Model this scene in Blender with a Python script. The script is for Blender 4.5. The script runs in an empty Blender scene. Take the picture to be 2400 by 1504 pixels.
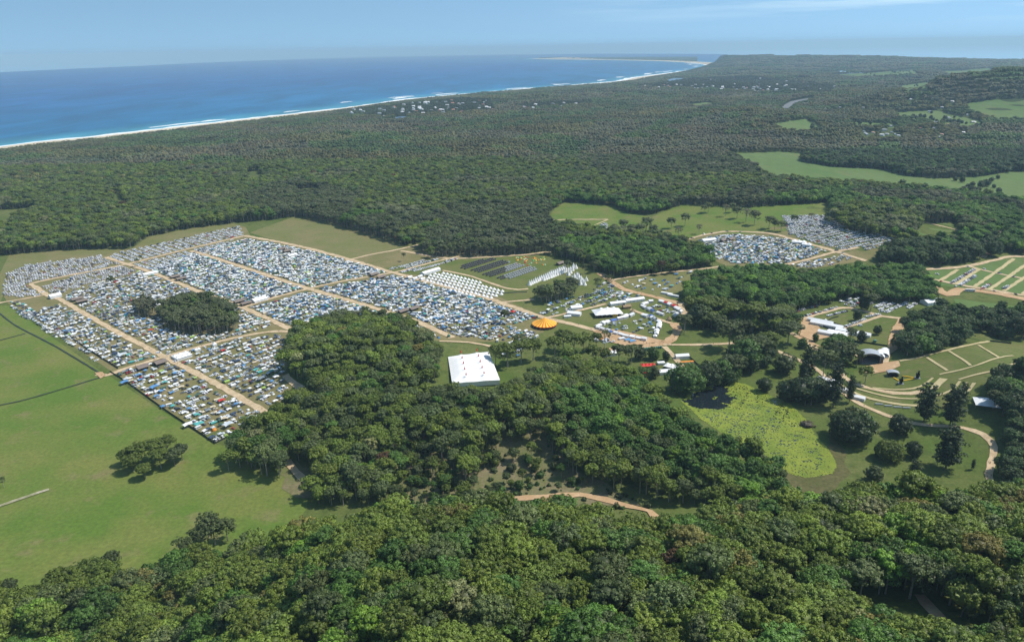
import bpy, math, random
import numpy as np
from mathutils import Matrix, Vector
from mathutils.geometry import delaunay_2d_cdt
R = math.radians
rng = np.random.default_rng(7)
random.seed(7)
scene = bpy.context.scene
COL = scene.collection

# ------------------------------------------------------------------ camera, sky, sun, exposure
F, CX, CY, HC = 1750.0, 1200.0, 752.0, 320.0           # lens in photo pixels, height of the aircraft
ROLL = math.atan(0.018)
PITCH = math.atan((CY - 112) * math.cos(ROLL) / F)
C_ROLL, S_ROLL = math.cos(ROLL), math.sin(ROLL)
fwd = Vector((0, math.cos(PITCH), -math.sin(PITCH)))
up0 = Vector((0, math.sin(PITCH), math.cos(PITCH)))
rt0 = Vector((1, 0, 0))
xa = C_ROLL * rt0 - S_ROLL * up0
ya = S_ROLL * rt0 + C_ROLL * up0
cam = bpy.data.cameras.new('camera')
cam.sensor_fit = 'HORIZONTAL'
cam.sensor_width = 36.0
cam.lens = F / 2400 * 36
cam.clip_start, cam.clip_end = 1.0, 200000.0
cam_o = bpy.data.objects.new('camera', cam)
COL.objects.link(cam_o)
m3 = Matrix((xa, ya, -fwd)).transposed()
cam_o.matrix_world = Matrix.Translation((0, 0, HC)) @ m3.to_4x4()
scene.camera = cam_o

SUN_EL, SUN_AZ = 56.0, 12.0        # elevation; azimuth from +X (right) towards +Y (away)
sd = Vector((math.cos(R(SUN_EL)) * math.cos(R(SUN_AZ)), math.cos(R(SUN_EL)) * math.sin(R(SUN_AZ)), math.sin(R(SUN_EL))))
sun = bpy.data.lights.new('sun', 'SUN')
sun.energy, sun.angle, sun.color = 4.6, R(0.53), (1.0, 0.95, 0.87)
sun_o = bpy.data.objects.new('sun', sun)
sun_o.rotation_euler = sd.to_track_quat('Z', 'Y').to_euler()
sun_o.location = (0, 0, 900)
COL.objects.link(sun_o)

world = bpy.data.worlds.new('World')
scene.world = world
world.use_nodes = True
wn, wl = world.node_tree.nodes, world.node_tree.links
wn.clear()
out = wn.new('ShaderNodeOutputWorld')
bg = wn.new('ShaderNodeBackground')
bg.inputs['Strength'].default_value = 0.145
sky = wn.new('ShaderNodeTexSky')
sky.sky_type = 'NISHITA'
sky.sun_disc = False
sky.sun_elevation = R(SUN_EL)
sky.sun_rotation = math.atan2(sd.x, sd.y)
sky.altitude = 320
sky.air_density, sky.dust_density, sky.ozone_density = 1.0, 0.0, 1.8
tc = wn.new('ShaderNodeTexCoord')
add = wn.new('ShaderNodeVectorMath'); add.operation = 'ADD'
add.inputs[1].default_value = (0, 0, 0.22)             # the sky goes on down past the horizon, which dips seen from the air
nrm = wn.new('ShaderNodeVectorMath'); nrm.operation = 'NORMALIZE'
wl.new(tc.outputs['Generated'], add.inputs[0]); wl.new(add.outputs[0], nrm.inputs[0]); wl.new(nrm.outputs[0], sky.inputs['Vector'])
# thin cirrus streaks, laid out by direction in the sky
mp = wn.new('ShaderNodeMapping'); mp.inputs['Scale'].default_value = (2.2, 1.2, 42.0); mp.inputs['Rotation'].default_value = (0, 0.03, 0)
wl.new(tc.outputs['Generated'], mp.inputs[0])
nz = wn.new('ShaderNodeTexNoise'); nz.inputs['Scale'].default_value = 1.6; nz.inputs['Detail'].default_value = 5; nz.inputs['Roughness'].default_value = 0.55
wl.new(mp.outputs[0], nz.inputs['Vector'])
rmp = wn.new('ShaderNodeValToRGB'); rmp.color_ramp.elements[0].position = 0.42; rmp.color_ramp.elements[1].position = 0.72
wl.new(nz.outputs['Fac'], rmp.inputs[0])
sep = wn.new('ShaderNodeSeparateXYZ'); wl.new(tc.outputs['Generated'], sep.inputs[0])
m1 = wn.new('ShaderNodeMapRange'); m1.inputs['From Min'].default_value = 0.05; m1.inputs['From Max'].default_value = 0.45; wl.new(sep.outputs['X'], m1.inputs['Value'])
m2 = wn.new('ShaderNodeMapRange'); m2.inputs['From Min'].default_value = 0.015; m2.inputs['From Max'].default_value = 0.05; wl.new(sep.outputs['Z'], m2.inputs['Value'])
mu = wn.new('ShaderNodeMath'); mu.operation = 'MULTIPLY'; wl.new(m1.outputs[0], mu.inputs[0]); wl.new(m2.outputs[0], mu.inputs[1])
mu2 = wn.new('ShaderNodeMath'); mu2.operation = 'MULTIPLY'; wl.new(mu.outputs[0], mu2.inputs[0]); wl.new(rmp.outputs[0], mu2.inputs[1])
mu3 = wn.new('ShaderNodeMath'); mu3.operation = 'MULTIPLY'; mu3.inputs[1].default_value = 0.75; wl.new(mu2.outputs[0], mu3.inputs[0])
mixc = wn.new('ShaderNodeMix'); mixc.data_type = 'RGBA'
mixc.inputs['B'].default_value = (8.6, 8.7, 9.2, 1)
wl.new(mu3.outputs[0], mixc.inputs['Factor']); wl.new(sky.outputs[0], mixc.inputs['A'])
bal = wn.new('ShaderNodeVectorMath'); bal.operation = 'MULTIPLY'; bal.inputs[1].default_value = (1.02, 1.14, 1.05)   # white balance of the sky
wl.new(mixc.outputs['Result'], bal.inputs[0]); wl.new(bal.outputs[0], bg.inputs['Color']); wl.new(bg.outputs[0], out.inputs[0])

vs = scene.view_settings
scene.display_settings.display_device = 'sRGB'
vs.view_transform, vs.look, vs.gamma, vs.use_curve_mapping = 'Standard', 'None', 1.0, False
vs.exposure = 0.0
scene.cycles.max_bounces = 4
scene.cycles.diffuse_bounces = 2
scene.cycles.glossy_bounces = 2
scene.cycles.transparent_max_bounces = 4
scene.cycles.volume_bounces = 0
scene.cycles.use_denoising = True

# ------------------------------------------------------------------ pixel <-> ground helpers
def smooth(x, a, b):
    t = np.clip((np.asarray(x, float) - a) / (b - a), 0, 1)
    return t * t * (3 - 2 * t)

def ray(x, y):
    u = (np.asarray(x, float) - CX) / F; v = -(np.asarray(y, float) - CY) / F
    uu = C_ROLL * u + S_ROLL * v; vv = -S_ROLL * u + C_ROLL * v
    return uu, math.cos(PITCH) + vv * math.sin(PITCH), -math.sin(PITCH) + vv * math.cos(PITCH)

def P(x, y, z=0.0):
    X, Y, Z = ray(x, y)
    t = (HC - z) / -Z
    return np.array([X * t, Y * t])

def proj(x, y, z):
    dx, dy, dz = np.asarray(x, float), np.asarray(y, float), np.asarray(z, float) - HC
    d = dy * fwd[1] + dz * fwd[2]
    d = np.where(d < 1, 1, d)
    return CX + F * (dx * xa[0] + dy * xa[1] + dz * xa[2]) / d, CY - F * (dx * ya[0] + dy * ya[1] + dz * ya[2]) / d

def inpoly(px, py, poly):
    px, py = np.asarray(px, float), np.asarray(py, float)
    r = np.zeros(px.shape, bool)
    n = len(poly)
    for i in range(n):
        x1, y1 = poly[i]; x2, y2 = poly[(i + 1) % n]
        if y1 == y2: continue
        k = (y1 > py) != (y2 > py)
        r ^= k & (px < (x2 - x1) * (py - y1) / (y2 - y1) + x1)
    return r

def segdist(px, py, pts):
    """distance to a polyline"""
    px, py = np.asarray(px, float), np.asarray(py, float)
    best = np.full(px.shape, 1e12)
    for (x1, y1), (x2, y2) in zip(pts[:-1], pts[1:]):
        dx, dy = x2 - x1, y2 - y1
        L = dx * dx + dy * dy + 1e-9
        t = np.clip(((px - x1) * dx + (py - y1) * dy) / L, 0, 1)
        best = np.minimum(best, (px - x1 - t * dx) ** 2 + (py - y1 - t * dy) ** 2)
    return np.sqrt(best)

_ph = np.random.default_rng(3).uniform(0, 6.28, (8, 4))
def wob(x, y, wl_):
    """smooth pseudo noise about +-1 with wavelength wl_"""
    s = 0
    for i in range(5):
        a = 1.3 * i + _ph[i, 2]
        k = 6.28 / wl_ * (0.6 + 0.35 * i)
        s = s + np.sin((x * math.cos(a) + y * math.sin(a)) * k + _ph[i, 0]) * np.cos((-x * math.sin(a) + y * math.cos(a)) * k * 0.8 + _ph[i, 1]) / (1 + 0.4 * i)
    return s / 1.9

# ------------------------------------------------------------------ tagging, materials, mesh building
def tag(o, label=None, cat=None, group=None, kind=None):
    if label: o['label'] = label
    if cat: o['category'] = cat
    if group: o['group'] = group
    if kind: o['kind'] = kind
    return o

def link(o, parent=None):
    COL.objects.link(o)
    if parent is not None: o.parent = parent
    return o

def empty(name, loc, rz=0.0):
    o = bpy.data.objects.new(name, None)
    o.empty_display_size = 1
    o.location = loc; o.rotation_euler = (0, 0, rz)
    return link(o)

MATS = {}
def nmat(name):
    m = bpy.data.materials.new(name); m.use_nodes = True
    n, l = m.node_tree.nodes, m.node_tree.links
    return m, n, l, n['Principled BSDF']

def solid(name, col, rough=0.6, spec=0.3, metal=0.0, var=0.12, scale=0.6):
    if name in MATS: return MATS[name]
    m, n, l, b = nmat(name)
    t = n.new('ShaderNodeTexNoise'); t.inputs['Scale'].default_value = scale; t.inputs['Detail'].default_value = 3
    g = n.new('ShaderNodeNewGeometry'); l.new(g.outputs['Position'], t.inputs['Vector'])
    mr = n.new('ShaderNodeMapRange'); mr.inputs['To Min'].default_value = 1 - var; mr.inputs['To Max'].default_value = 1 + var
    mr.inputs['From Min'].default_value = 0.3; mr.inputs['From Max'].default_value = 0.7
    l.new(t.outputs['Fac'], mr.inputs['Value'])
    v = n.new('ShaderNodeVectorMath'); v.operation = 'SCALE'; v.inputs[0].default_value = col[:3]
    l.new(mr.outputs[0], v.inputs['Scale']); l.new(v.outputs[0], b.inputs['Base Color'])
    b.inputs['Roughness'].default_value = rough; b.inputs['Specular IOR Level'].default_value = spec; b.inputs['Metallic'].default_value = metal
    MATS[name] = m
    return m

def painted(name='paint', rough=0.45, spec=0.4):
    """colour comes from the mesh attribute 'paint'"""
    if name in MATS: return MATS[name]
    m, n, l, b = nmat(name)
    a = n.new('ShaderNodeAttribute'); a.attribute_name = 'paint'
    l.new(a.outputs['Color'], b.inputs['Base Color'])
    b.inputs['Roughness'].default_value = rough; b.inputs['Specular IOR Level'].default_value = spec
    MATS[name] = m
    return m

def patchy(name, c1, c2, c3=None, s1=0.02, s2=0.25, fine=0.2, rough=0.9, stretch=None, lo=0.38, hi=0.62):
    """two or three tone ground cover: broad patches, small mottling and fine grain"""
    m, n, l, b = nmat(name)
    g = n.new('ShaderNodeNewGeometry')
    src = g.outputs['Position']
    if stretch:
        mp = n.new('ShaderNodeMapping'); mp.inputs['Rotation'].default_value = (0, 0, stretch[0]); mp.inputs['Scale'].default_value = (stretch[1], stretch[2], 1)
        l.new(src, mp.inputs[0]); src = mp.outputs[0]
    def noise(s, d=4):
        t = n.new('ShaderNodeTexNoise'); t.inputs['Scale'].default_value = s; t.inputs['Detail'].default_value = d; t.inputs['Roughness'].default_value = 0.6
        l.new(src, t.inputs['Vector']); return t.outputs['Fac']
    def rng_(v, a, b_, t0=0.0, t1=1.0):
        r = n.new('ShaderNodeMapRange'); r.inputs['From Min'].default_value = a; r.inputs['From Max'].default_value = b_
        r.inputs['To Min'].default_value = t0; r.inputs['To Max'].default_value = t1; l.new(v, r.inputs['Value']); return r.outputs[0]
    def mix(f, a, bb):
        x = n.new('ShaderNodeMix'); x.data_type = 'RGBA'
        l.new(f, x.inputs['Factor'])
        for k, q in (('A', a), ('B', bb)):
            if isinstance(q, tuple): x.inputs[k].default_value = (*q, 1)
            else: l.new(q, x.inputs[k])
        return x.outputs['Result']
    c = mix(rng_(noise(s1), lo, hi), c1, c2)
    if c3: c = mix(rng_(noise(s1 * 3.1, 5), 0.56, 0.74), c, c3)
    v = n.new('ShaderNodeVectorMath'); v.operation = 'SCALE'; l.new(c, v.inputs[0])
    l.new(rng_(noise(s2, 5), 0.3, 0.7, 1 - fine, 1 + fine), v.inputs['Scale'])
    l.new(v.outputs[0], b.inputs['Base Color'])
    b.inputs['Roughness'].default_value = rough; b.inputs['Specular IOR Level'].default_value = 0.1
    MATS[name] = m
    return m

def mk_mesh(name, V, loops, totals, mats=(), midx=None, cols=None, smooth_=False, cname='paint'):
    me = bpy.data.meshes.new(name)
    V = np.asarray(V, np.float32); loops = np.asarray(loops, np.int32); totals = np.asarray(totals, np.int32)
    me.vertices.add(len(V)); me.vertices.foreach_set('co', V.ravel())
    me.loops.add(len(loops)); me.loops.foreach_set('vertex_index', loops)
    me.polygons.add(len(totals))
    starts = np.concatenate([[0], np.cumsum(totals)[:-1]]).astype(np.int32) if len(totals) else totals
    me.polygons.foreach_set('loop_start', starts)
    me.polygons.foreach_set('loop_total', totals)
    if midx is not None: me.polygons.foreach_set('material_index', np.asarray(midx, np.int32))
    me.polygons.foreach_set('use_smooth', np.full(len(totals), smooth_, bool))
    for m in mats: me.materials.append(m)
    if cols is not None:
        a = me.attributes.new(cname, 'FLOAT_COLOR', 'CORNER')
        cc = np.repeat(np.asarray(cols, np.float32), totals, axis=0)
        if cc.shape[1] == 3: cc = np.concatenate([cc, np.ones((len(cc), 1), np.float32)], 1)
        a.data.foreach_set('color', cc.ravel())
    me.update(calc_edges=True)
    me.validate()
    return me

class G:
    """collects faces (with a paint colour and a material slot each) for one mesh"""
    def __init__(s): s.v, s.l, s.t, s.c, s.m = [], [], [], [], []
    def face(s, pts, col=(1, 1, 1), m=0):
        n = len(s.v); s.v += [tuple(p) for p in pts]; s.l += range(n, n + len(pts)); s.t.append(len(pts)); s.c.append(col); s.m.append(m)
    def box(s, x0, x1, y0, y1, z0, z1, col=(1, 1, 1), m=0, tx=0.0, ty=0.0, bottom=False):
        a = [(x0, y0, z0), (x1, y0, z0), (x1, y1, z0), (x0, y1, z0)]
        b = [(x0 + tx, y0 + ty, z1), (x1 - tx, y0 + ty, z1), (x1 - tx, y1 - ty, z1), (x0 + tx, y1 - ty, z1)]
        s.face(b, col, m)
        if bottom: s.face(a[::-1], col, m)
        for i in range(4):
            j = (i + 1) % 4
            s.face([a[i], a[j], b[j], b[i]], col, m)
    def post(s, x, y, z0, z1, r, col=(.4, .4, .4), m=0, n=4, r2=None):
        r2 = r if r2 is None else r2
        p = [(math.cos(k * 2 * math.pi / n + .785), math.sin(k * 2 * math.pi / n + .785)) for k in range(n)]
        for k in range(n):
            q = (k + 1) % n
            s.face([(x + p[k][0] * r, y + p[k][1] * r, z0), (x + p[q][0] * r, y + p[q][1] * r, z0), (x + p[q][0] * r2, y + p[q][1] * r2, z1), (x + p[k][0] * r2, y + p[k][1] * r2, z1)], col, m)
        if r2 > 0.01: s.face([(x + a * r2, y + b * r2, z1) for a, b in p], col, m)
    def bar(s, a, b, r, col=(.4, .4, .4), m=0):
        a, b = Vector(a), Vector(b); d = (b - a).normalized()
        u = d.cross(Vector((0, 0, 1)) if abs(d.z) < .9 else Vector((1, 0, 0))).normalized(); w = d.cross(u)
        o = [u + w, -u + w, -u - w, u - w]
        for k in range(4):
            q = (k + 1) % 4
            s.face([a + o[k] * r, a + o[q] * r, b + o[q] * r, b + o[k] * r], col, m)
        s.face([b + q * r for q in o], col, m); s.face([a + q * r for q in o[::-1]], col, m)
    def gable(s, x0, x1, y0, y1, z0, z1, col=(1, 1, 1), m=0, over=0.0, ends=True, endcol=None):
        """roof with its ridge along x"""
        yc = (y0 + y1) / 2
        s.face([(x0 - over, y0 - over, z0), (x1 + over, y0 - over, z0), (x1 + over, yc, z1), (x0 - over, yc, z1)], col, m)
        s.face([(x1 + over, y1 + over, z0), (x0 - over, y1 + over, z0), (x0 - over, yc, z1), (x1 + over, yc, z1)], col, m)
        if ends:
            e = endcol or col
            s.face([(x0, y0, z0), (x0, yc, z1 - .02), (x0, y1, z0)], e, m); s.face([(x1, y0, z0), (x1, y1, z0), (x1, yc, z1 - .02)], e, m)
    def arrays(s): return np.array(s.v, np.float32), np.array(s.l, np.int32), np.array(s.t, np.int32), np.array(s.c, np.float32), np.array(s.m, np.int32)
    def mesh(s, name, mats, smooth_=False):
        V, l, t, c, m = s.arrays()
        return mk_mesh(name, V, l, t, mats, m, c, smooth_)
    def obj(s, name, mats, parent=None, smooth_=False):
        return link(bpy.data.objects.new(name, s.mesh(name, mats if isinstance(mats, (list, tuple)) else [mats], smooth_)), parent)

def merge(items, name, mats):
    """items: (arrays of a G, x, y, z, rot, scale); one mesh of them all"""
    Vs, Ls, Ts, Cs, Ms, off = [], [], [], [], [], 0
    for (V, l, t, c, m), x, y, z, r, sc in items:
        cr, sr = math.cos(r), math.sin(r)
        W = np.empty_like(V)
        W[:, 0] = (V[:, 0] * cr - V[:, 1] * sr) * sc + x; W[:, 1] = (V[:, 0] * sr + V[:, 1] * cr) * sc + y; W[:, 2] = V[:, 2] * sc + z
        Vs.append(W); Ls.append(l + off); Ts.append(t); Cs.append(c); Ms.append(m); off += len(V)
    return mk_mesh(name, np.concatenate(Vs), np.concatenate(Ls), np.concatenate(Ts), mats, np.concatenate(Ms), np.concatenate(Cs))

ORD = ['zeroth', 'first', 'second', 'third', 'fourth', 'fifth', 'sixth', 'seventh', 'eighth', 'ninth', 'tenth', 'eleventh', 'twelfth', 'thirteenth', 'fourteenth', 'fifteenth', 'sixteenth', 'seventeenth', 'eighteenth', 'nineteenth']
TENS = ['', '', 'twenty', 'thirty', 'forty', 'fifty', 'sixty', 'seventy', 'eighty', 'ninety']
TENTH = ['', '', 'twentieth', 'thirtieth', 'fortieth', 'fiftieth', 'sixtieth', 'seventieth', 'eightieth', 'ninetieth']
UNIT = ['zero', 'one', 'two', 'three', 'four', 'five', 'six', 'seven', 'eight', 'nine', 'ten', 'eleven', 'twelve', 'thirteen', 'fourteen', 'fifteen', 'sixteen', 'seventeen', 'eighteen', 'nineteen']
def ordinal(n):
    return ORD[n] if n < 20 else (TENTH[n // 10 % 10] if n % 10 == 0 else TENS[n // 10 % 10] + '-' + ORD[n % 10])
def number(n):
    n = max(0, min(99, int(n)))
    return UNIT[n] if n < 20 else TENS[n // 10] + ('-' + UNIT[n % 10] if n % 10 else '')
USED = set()
def placed(look, x, y, z, where=''):
    """label: the look, then its place in the photo in percent across and up"""
    a, b = proj(x, y, z)
    i, j = round(float(a) / 24), round((1504 - float(b)) / 15.04)
    for di, dj in ((0, 0), (1, 0), (-1, 0), (0, 1), (0, -1), (1, 1), (-1, -1), (1, -1), (-1, 1), (2, 0), (0, 2)):
        t = f"{look}{where}, {number(i + di)} percent across, {number(j + dj)} up"
        if t not in USED: break
    USED.add(t)
    return t
# ------------------------------------------------------------------ terrain: one height function for ground, roads, trees
COAST_PX = [(-420, 398), (-200, 370), (0, 346), (100, 333), (250, 319), (400, 301), (600, 278), (800, 255.5), (1000, 229.5), (1200, 212), (1400, 196), (1470, 189), (1500, 182), (1560, 174), (1630, 165), (1672, 158.5), (1684, 155), (1672, 151), (1640, 147.5), (1560, 143.2), (1450, 140.8), (1330, 139.6), (1262, 138.4), (1256, 137.2)]
COAST = [tuple(P(*q)) for q in COAST_PX]
LAND = COAST + [tuple(P(1262, 134.5)), tuple(P(1640, 133)), tuple(P(2900, 128)), (60000, 60000), (60000, -3000), (-3000, -3000), (-3200, 1500)]
BUMPS = []   # x, y, radius across, radius in depth, height
def bump(px, py, z0, ra, rd, h): q = P(px, py, z0); BUMPS.append((q[0], q[1], ra, rd, h))
bump(1090, 985, 5, 175, 55, 13); bump(1420, 1000, 5, 130, 50, 10); bump(1650, 1080, 5, 70, 42, 9)
bump(850, 845, 10, 88, 70, 24)
bump(2060, 540, 10, 230, 190, 26); bump(1720, 470, 5, 260, 180, 12)
bump(2420, 930, 5, 75, 120, 24)
bump(1745, 285, 10, 260, 420, 40); bump(2290, 235, 50, 430, 420, 112); bump(2440, 250, 40, 420, 450, 84); bump(2060, 228, 20, 380, 400, 36); bump(1720, 208, 10, 420, 420, 30); bump(1560, 204, 10, 420, 380, 16)
bump(1180, 238, 5, 900, 500, 12); bump(1500, 330, 3, 300, 300, 10); bump(2150, 300, 5, 500, 400, 18)
bump(1300, 137, 40, 900, 1600, 75)
BUMPS.append((80, 362, 55, 38, -20))
RIDGE_A = [math.atan2(*P(q, 140)) for q in (1560, 1640, 1700, 1800, 1900, 2000, 2100, 2250, 2400, 2600)]
RIDGE_Z = [30, 128, 140, 126, 114, 98, 86, 48, 24, 12]
def h(x, y, sea=True):
    x, y = np.asarray(x, float), np.asarray(y, float)
    s = smooth(x, -240, -30)
    prof = np.interp(y, [0, 150, 250, 320, 355, 390, 430, 470], [112, 104, 90, 74, 66, 38, 11, 0])
    z = prof * (0.10 + 0.90 * s) + 2.5 * wob(x, y, 160) * smooth(y, 420, 300) * (0.2 + 0.8 * s)
    for bx, by, ra, rd, hh in BUMPS:
        z = z + hh * np.exp(-((x - bx) / ra) ** 2 - ((y - by) / rd) ** 2)
    rr_ = np.hypot(x, y); az_ = np.arctan2(x, y)
    far = smooth(x, 1200, 3200) * smooth(y, 3500, 6500) * smooth(rr_, 12500, 10000)
    z = z + far * (18 + 26 * wob(x, y, 2300) + 13 * wob(x + 900, y, 900))
    z = z + np.interp(az_, RIDGE_A, RIDGE_Z) * (1 + .10 * wob(x, y, 1500)) * np.exp(-((rr_ - 13000) / np.where(rr_ < 13000, 1900, 900)) ** 2)
    z = z + smooth(y, 1900, 3000) * smooth(y, 9000, 6000) * smooth(x, -1200, 300) * 7 * (1 + wob(x, y, 900))
    if sea:
        d = segdist(x, y, COAST)
        ins = inpoly(x, y, LAND)
        sdist = np.where(ins, d, -d)
        w = 25 + 0.004 * np.hypot(x, y)
        k = smooth(sdist, -w, w)
        z = -9 + (z + 9) * k
    return z

def hit(px, py):
    """first point where the sight line through a photo pixel meets the terrain"""
    X, Y, Z = [float(a) for a in ray(px, py)]
    t = np.geomspace(150, 60000, 1600)
    g = HC + t * Z - h(X * t, Y * t)
    i = np.argmax(g < 0)
    a, b = t[max(i - 1, 0)], t[i]
    for _ in range(24):
        mth = (a + b) / 2
        if HC + mth * Z - h(X * mth, Y * mth) < 0: b = mth
        else: a = mth
    return np.array([X * b, Y * b, float(h(X * b, Y * b))])

def grid_obj(name, X, Y, Z, mat, keep=None):
    nr, nc = X.shape
    V = np.stack([X, Y, Z], -1).reshape(-1, 3)
    i, j = np.meshgrid(np.arange(nr - 1), np.arange(nc - 1), indexing='ij')
    a = (i * nc + j).ravel()
    q = np.stack([a, a + 1, a + nc + 1, a + nc], 1)
    if keep is not None: q = q[keep.ravel()[q].all(1)]
    me = mk_mesh(name, V, q.ravel(), np.full(len(q), 4), [mat], smooth_=True)
    return link(bpy.data.objects.new(name, me))

grass = patchy('grass_rough', (0.105, 0.135, 0.030), (0.150, 0.155, 0.050), (0.075, 0.105, 0.026), s1=0.014, s2=0.35, fine=0.22)
# ground: grass near, fading into the dark floor of the woods far away (by place, through a mask made with noise)
m, n, l, b = nmat('ground')
g = n.new('ShaderNodeNewGeometry')
def NZ(s, d=4, r=0.6):
    t = n.new('ShaderNodeTexNoise'); t.inputs['Scale'].default_value = s; t.inputs['Detail'].default_value = d; t.inputs['Roughness'].default_value = r
    l.new(g.outputs['Position'], t.inputs['Vector']); return t.outputs['Fac']
def MR(v, a, bb, t0=0.0, t1=1.0):
    r = n.new('ShaderNodeMapRange'); r.inputs['From Min'].default_value = a; r.inputs['From Max'].default_value = bb
    r.inputs['To Min'].default_value = t0; r.inputs['To Max'].default_value = t1; l.new(v, r.inputs['Value']); return r.outputs[0]
def MX(f, a, bb):
    x = n.new('ShaderNodeMix'); x.data_type = 'RGBA'; l.new(f, x.inputs['Factor'])
    for k, q in (('A', a), ('B', bb)):
        if isinstance(q, tuple): x.inputs[k].default_value = (*q, 1)
        else: l.new(q, x.inputs[k])
    return x.outputs['Result']
sp = n.new('ShaderNodeSeparateXYZ'); l.new(g.outputs['Position'], sp.inputs[0])
near = MX(MR(NZ(0.012), 0.36, 0.64), (0.080, 0.118, 0.024), (0.128, 0.142, 0.046))
near = MX(MR(NZ(0.09, 5), 0.50, 0.72), near, (0.060, 0.088, 0.022))
farc = MX(MR(NZ(0.0022, 6), 0.45, 0.62), (0.036, 0.052, 0.020), (0.085, 0.115, 0.032))
farc = MX(MR(NZ(0.011, 5), 0.40, 0.6), farc, (0.030, 0.045, 0.018))
cc = MX(MR(sp.outputs['Y'], 1700, 3600), near, farc)
vv_ = n.new('ShaderNodeVectorMath'); vv_.operation = 'SCALE'; l.new(cc, vv_.inputs[0]); l.new(MR(NZ(0.5, 4), 0.3, 0.7, 0.78, 1.22), vv_.inputs['Scale'])
l.new(vv_.outputs[0], b.inputs['Base Color']); b.inputs['Roughness'].default_value = 0.95; b.inputs['Specular IOR Level'].default_value = 0.08
GROUND = m
rr = np.geomspace(60, 62000, 470)
aa = np.linspace(R(-50), R(50), 330)
RR, AA = np.meshgrid(rr, aa, indexing='ij')
X, Y = RR * np.sin(AA), RR * np.cos(AA)
GZ = h(X, Y)
tag(grid_obj('ground', X, Y, GZ, GROUND, ((GZ > -8.9) | (RR < 1500)) & ~((AA > RIDGE_A[1]) & (RR > 13900))), kind='structure')

# ---------------- sea
SEA_EDGE = [(-450, 193), (-200, 181), (0, 169.5), (150, 162.5), (300, 156), (450, 148.5), (600, 142.5), (750, 137.5), (900, 133.5), (1050, 130.5), (1200, 128), (1400, 126.3), (1600, 126.5), (1706, 127.5)]
ex = np.array([P(*q) for q in SEA_EDGE]); ea = np.arctan2(ex[:, 0], ex[:, 1]); er = np.hypot(ex[:, 0], ex[:, 1])
aa = np.linspace(ea[0], ea[-1], 150)
R1 = np.interp(aa, ea, np.log(er))
tt = np.linspace(0, 1, 150)[:, None]
RR = np.exp(np.log(1500.0) * (1 - tt) + R1[None, :] * tt)
X, Y = RR * np.sin(aa)[None, :], RR * np.cos(aa)[None, :]
m, n, l, b = nmat('sea_water')
g = n.new('ShaderNodeNewGeometry')
at = n.new('ShaderNodeAttribute'); at.attribute_name = 'offshore'
deep = MX(MR(at.outputs['Fac'], 200, 3500), (0.014, 0.135, 0.275), (0.008, 0.092, 0.270))
shal = MX(MR(at.outputs['Fac'], 40, 380), (0.065, 0.300, 0.380), deep)
mp = n.new('ShaderNodeMapping'); mp.inputs['Rotation'].default_value = (0, 0, R(-65)); mp.inputs['Scale'].default_value = (0.0034, 0.0011, 1)
l.new(g.outputs['Position'], mp.inputs[0])
t = n.new('ShaderNodeTexNoise'); t.inputs['Scale'].default_value = 1.0; t.inputs['Detail'].default_value = 7; t.inputs['Roughness'].default_value = 0.62; t.inputs['Distortion'].default_value = 0.6; l.new(mp.outputs[0], t.inputs['Vector'])
v = n.new('ShaderNodeVectorMath'); v.operation = 'SCALE'; l.new(shal, v.inputs[0]); l.new(MR(t.outputs['Fac'], 0.38, 0.66, 0.74, 1.26), v.inputs['Scale'])
l.new(v.outputs[0], b.inputs['Base Color'])
b.inputs['Roughness'].default_value = 0.42; b.inputs['Specular IOR Level'].default_value = 0.22
bp = n.new('ShaderNodeBump'); bp.inputs['Strength'].default_value = 0.25; bp.inputs['Distance'].default_value = 3
l.new(NZ(0.012, 5), bp.inputs['Height']); l.new(bp.outputs[0], b.inputs['Normal'])
SEA = m
so = tag(grid_obj('sea', X, Y, np.full(X.shape, -1.5), SEA), kind='structure')
a = so.data.attributes.new('offshore', 'FLOAT', 'POINT'); a.data.foreach_set('value', segdist(X.ravel(), Y.ravel(), COAST).astype(np.float32))

def ribbon_pts(pts, w, step=7.0, wob_=0.0):
    """centre line resampled; left and right edges"""
    p = [np.array(q[:2], float) for q in pts]
    # Catmull-Rom smoothing
    out_ = []
    for i in range(len(p) - 1):
        p0, p1, p2, p3 = p[max(i - 1, 0)], p[i], p[i + 1], p[min(i + 2, len(p) - 1)]
        k = max(1, int(np.linalg.norm(p2 - p1) / step))
        for j in range(k):
            t = j / k
            out_.append(0.5 * ((2 * p1) + (-p0 + p2) * t + (2 * p0 - 5 * p1 + 4 * p2 - p3) * t * t + (-p0 + 3 * p1 - 3 * p2 + p3) * t ** 3))
    out_.append(p[-1]); q = np.array(out_)
    d = np.gradient(q, axis=0); d /= np.linalg.norm(d, axis=1)[:, None] + 1e-9
    nn = np.stack([-d[:, 1], d[:, 0]], 1)
    ww = w / 2 * (1 + wob_ * rng.uniform(-1, 1, (len(q), 2)))
    return q, q + nn * ww[:, :1], q - nn * ww[:, 1:]

def ribbon(name, pts, w, mat, off=0.05, step=7.0, wob_=0.26, zf=None, cross=1):
    q, L, Rr = ribbon_pts(pts, w, step, wob_)
    k = np.linspace(0, 1, cross + 1)
    X = L[:, :1] * (1 - k) + Rr[:, :1] * k; Y = L[:, 1:] * (1 - k) + Rr[:, 1:] * k
    Z = (h(X, Y) if zf is None else np.full(X.shape, zf)) + off
    return grid_obj(name, X, Y, Z, mat)

sand = patchy('sand', (0.62, 0.53, 0.38), (0.50, 0.42, 0.30), s1=0.01, s2=0.1, fine=0.1)
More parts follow.
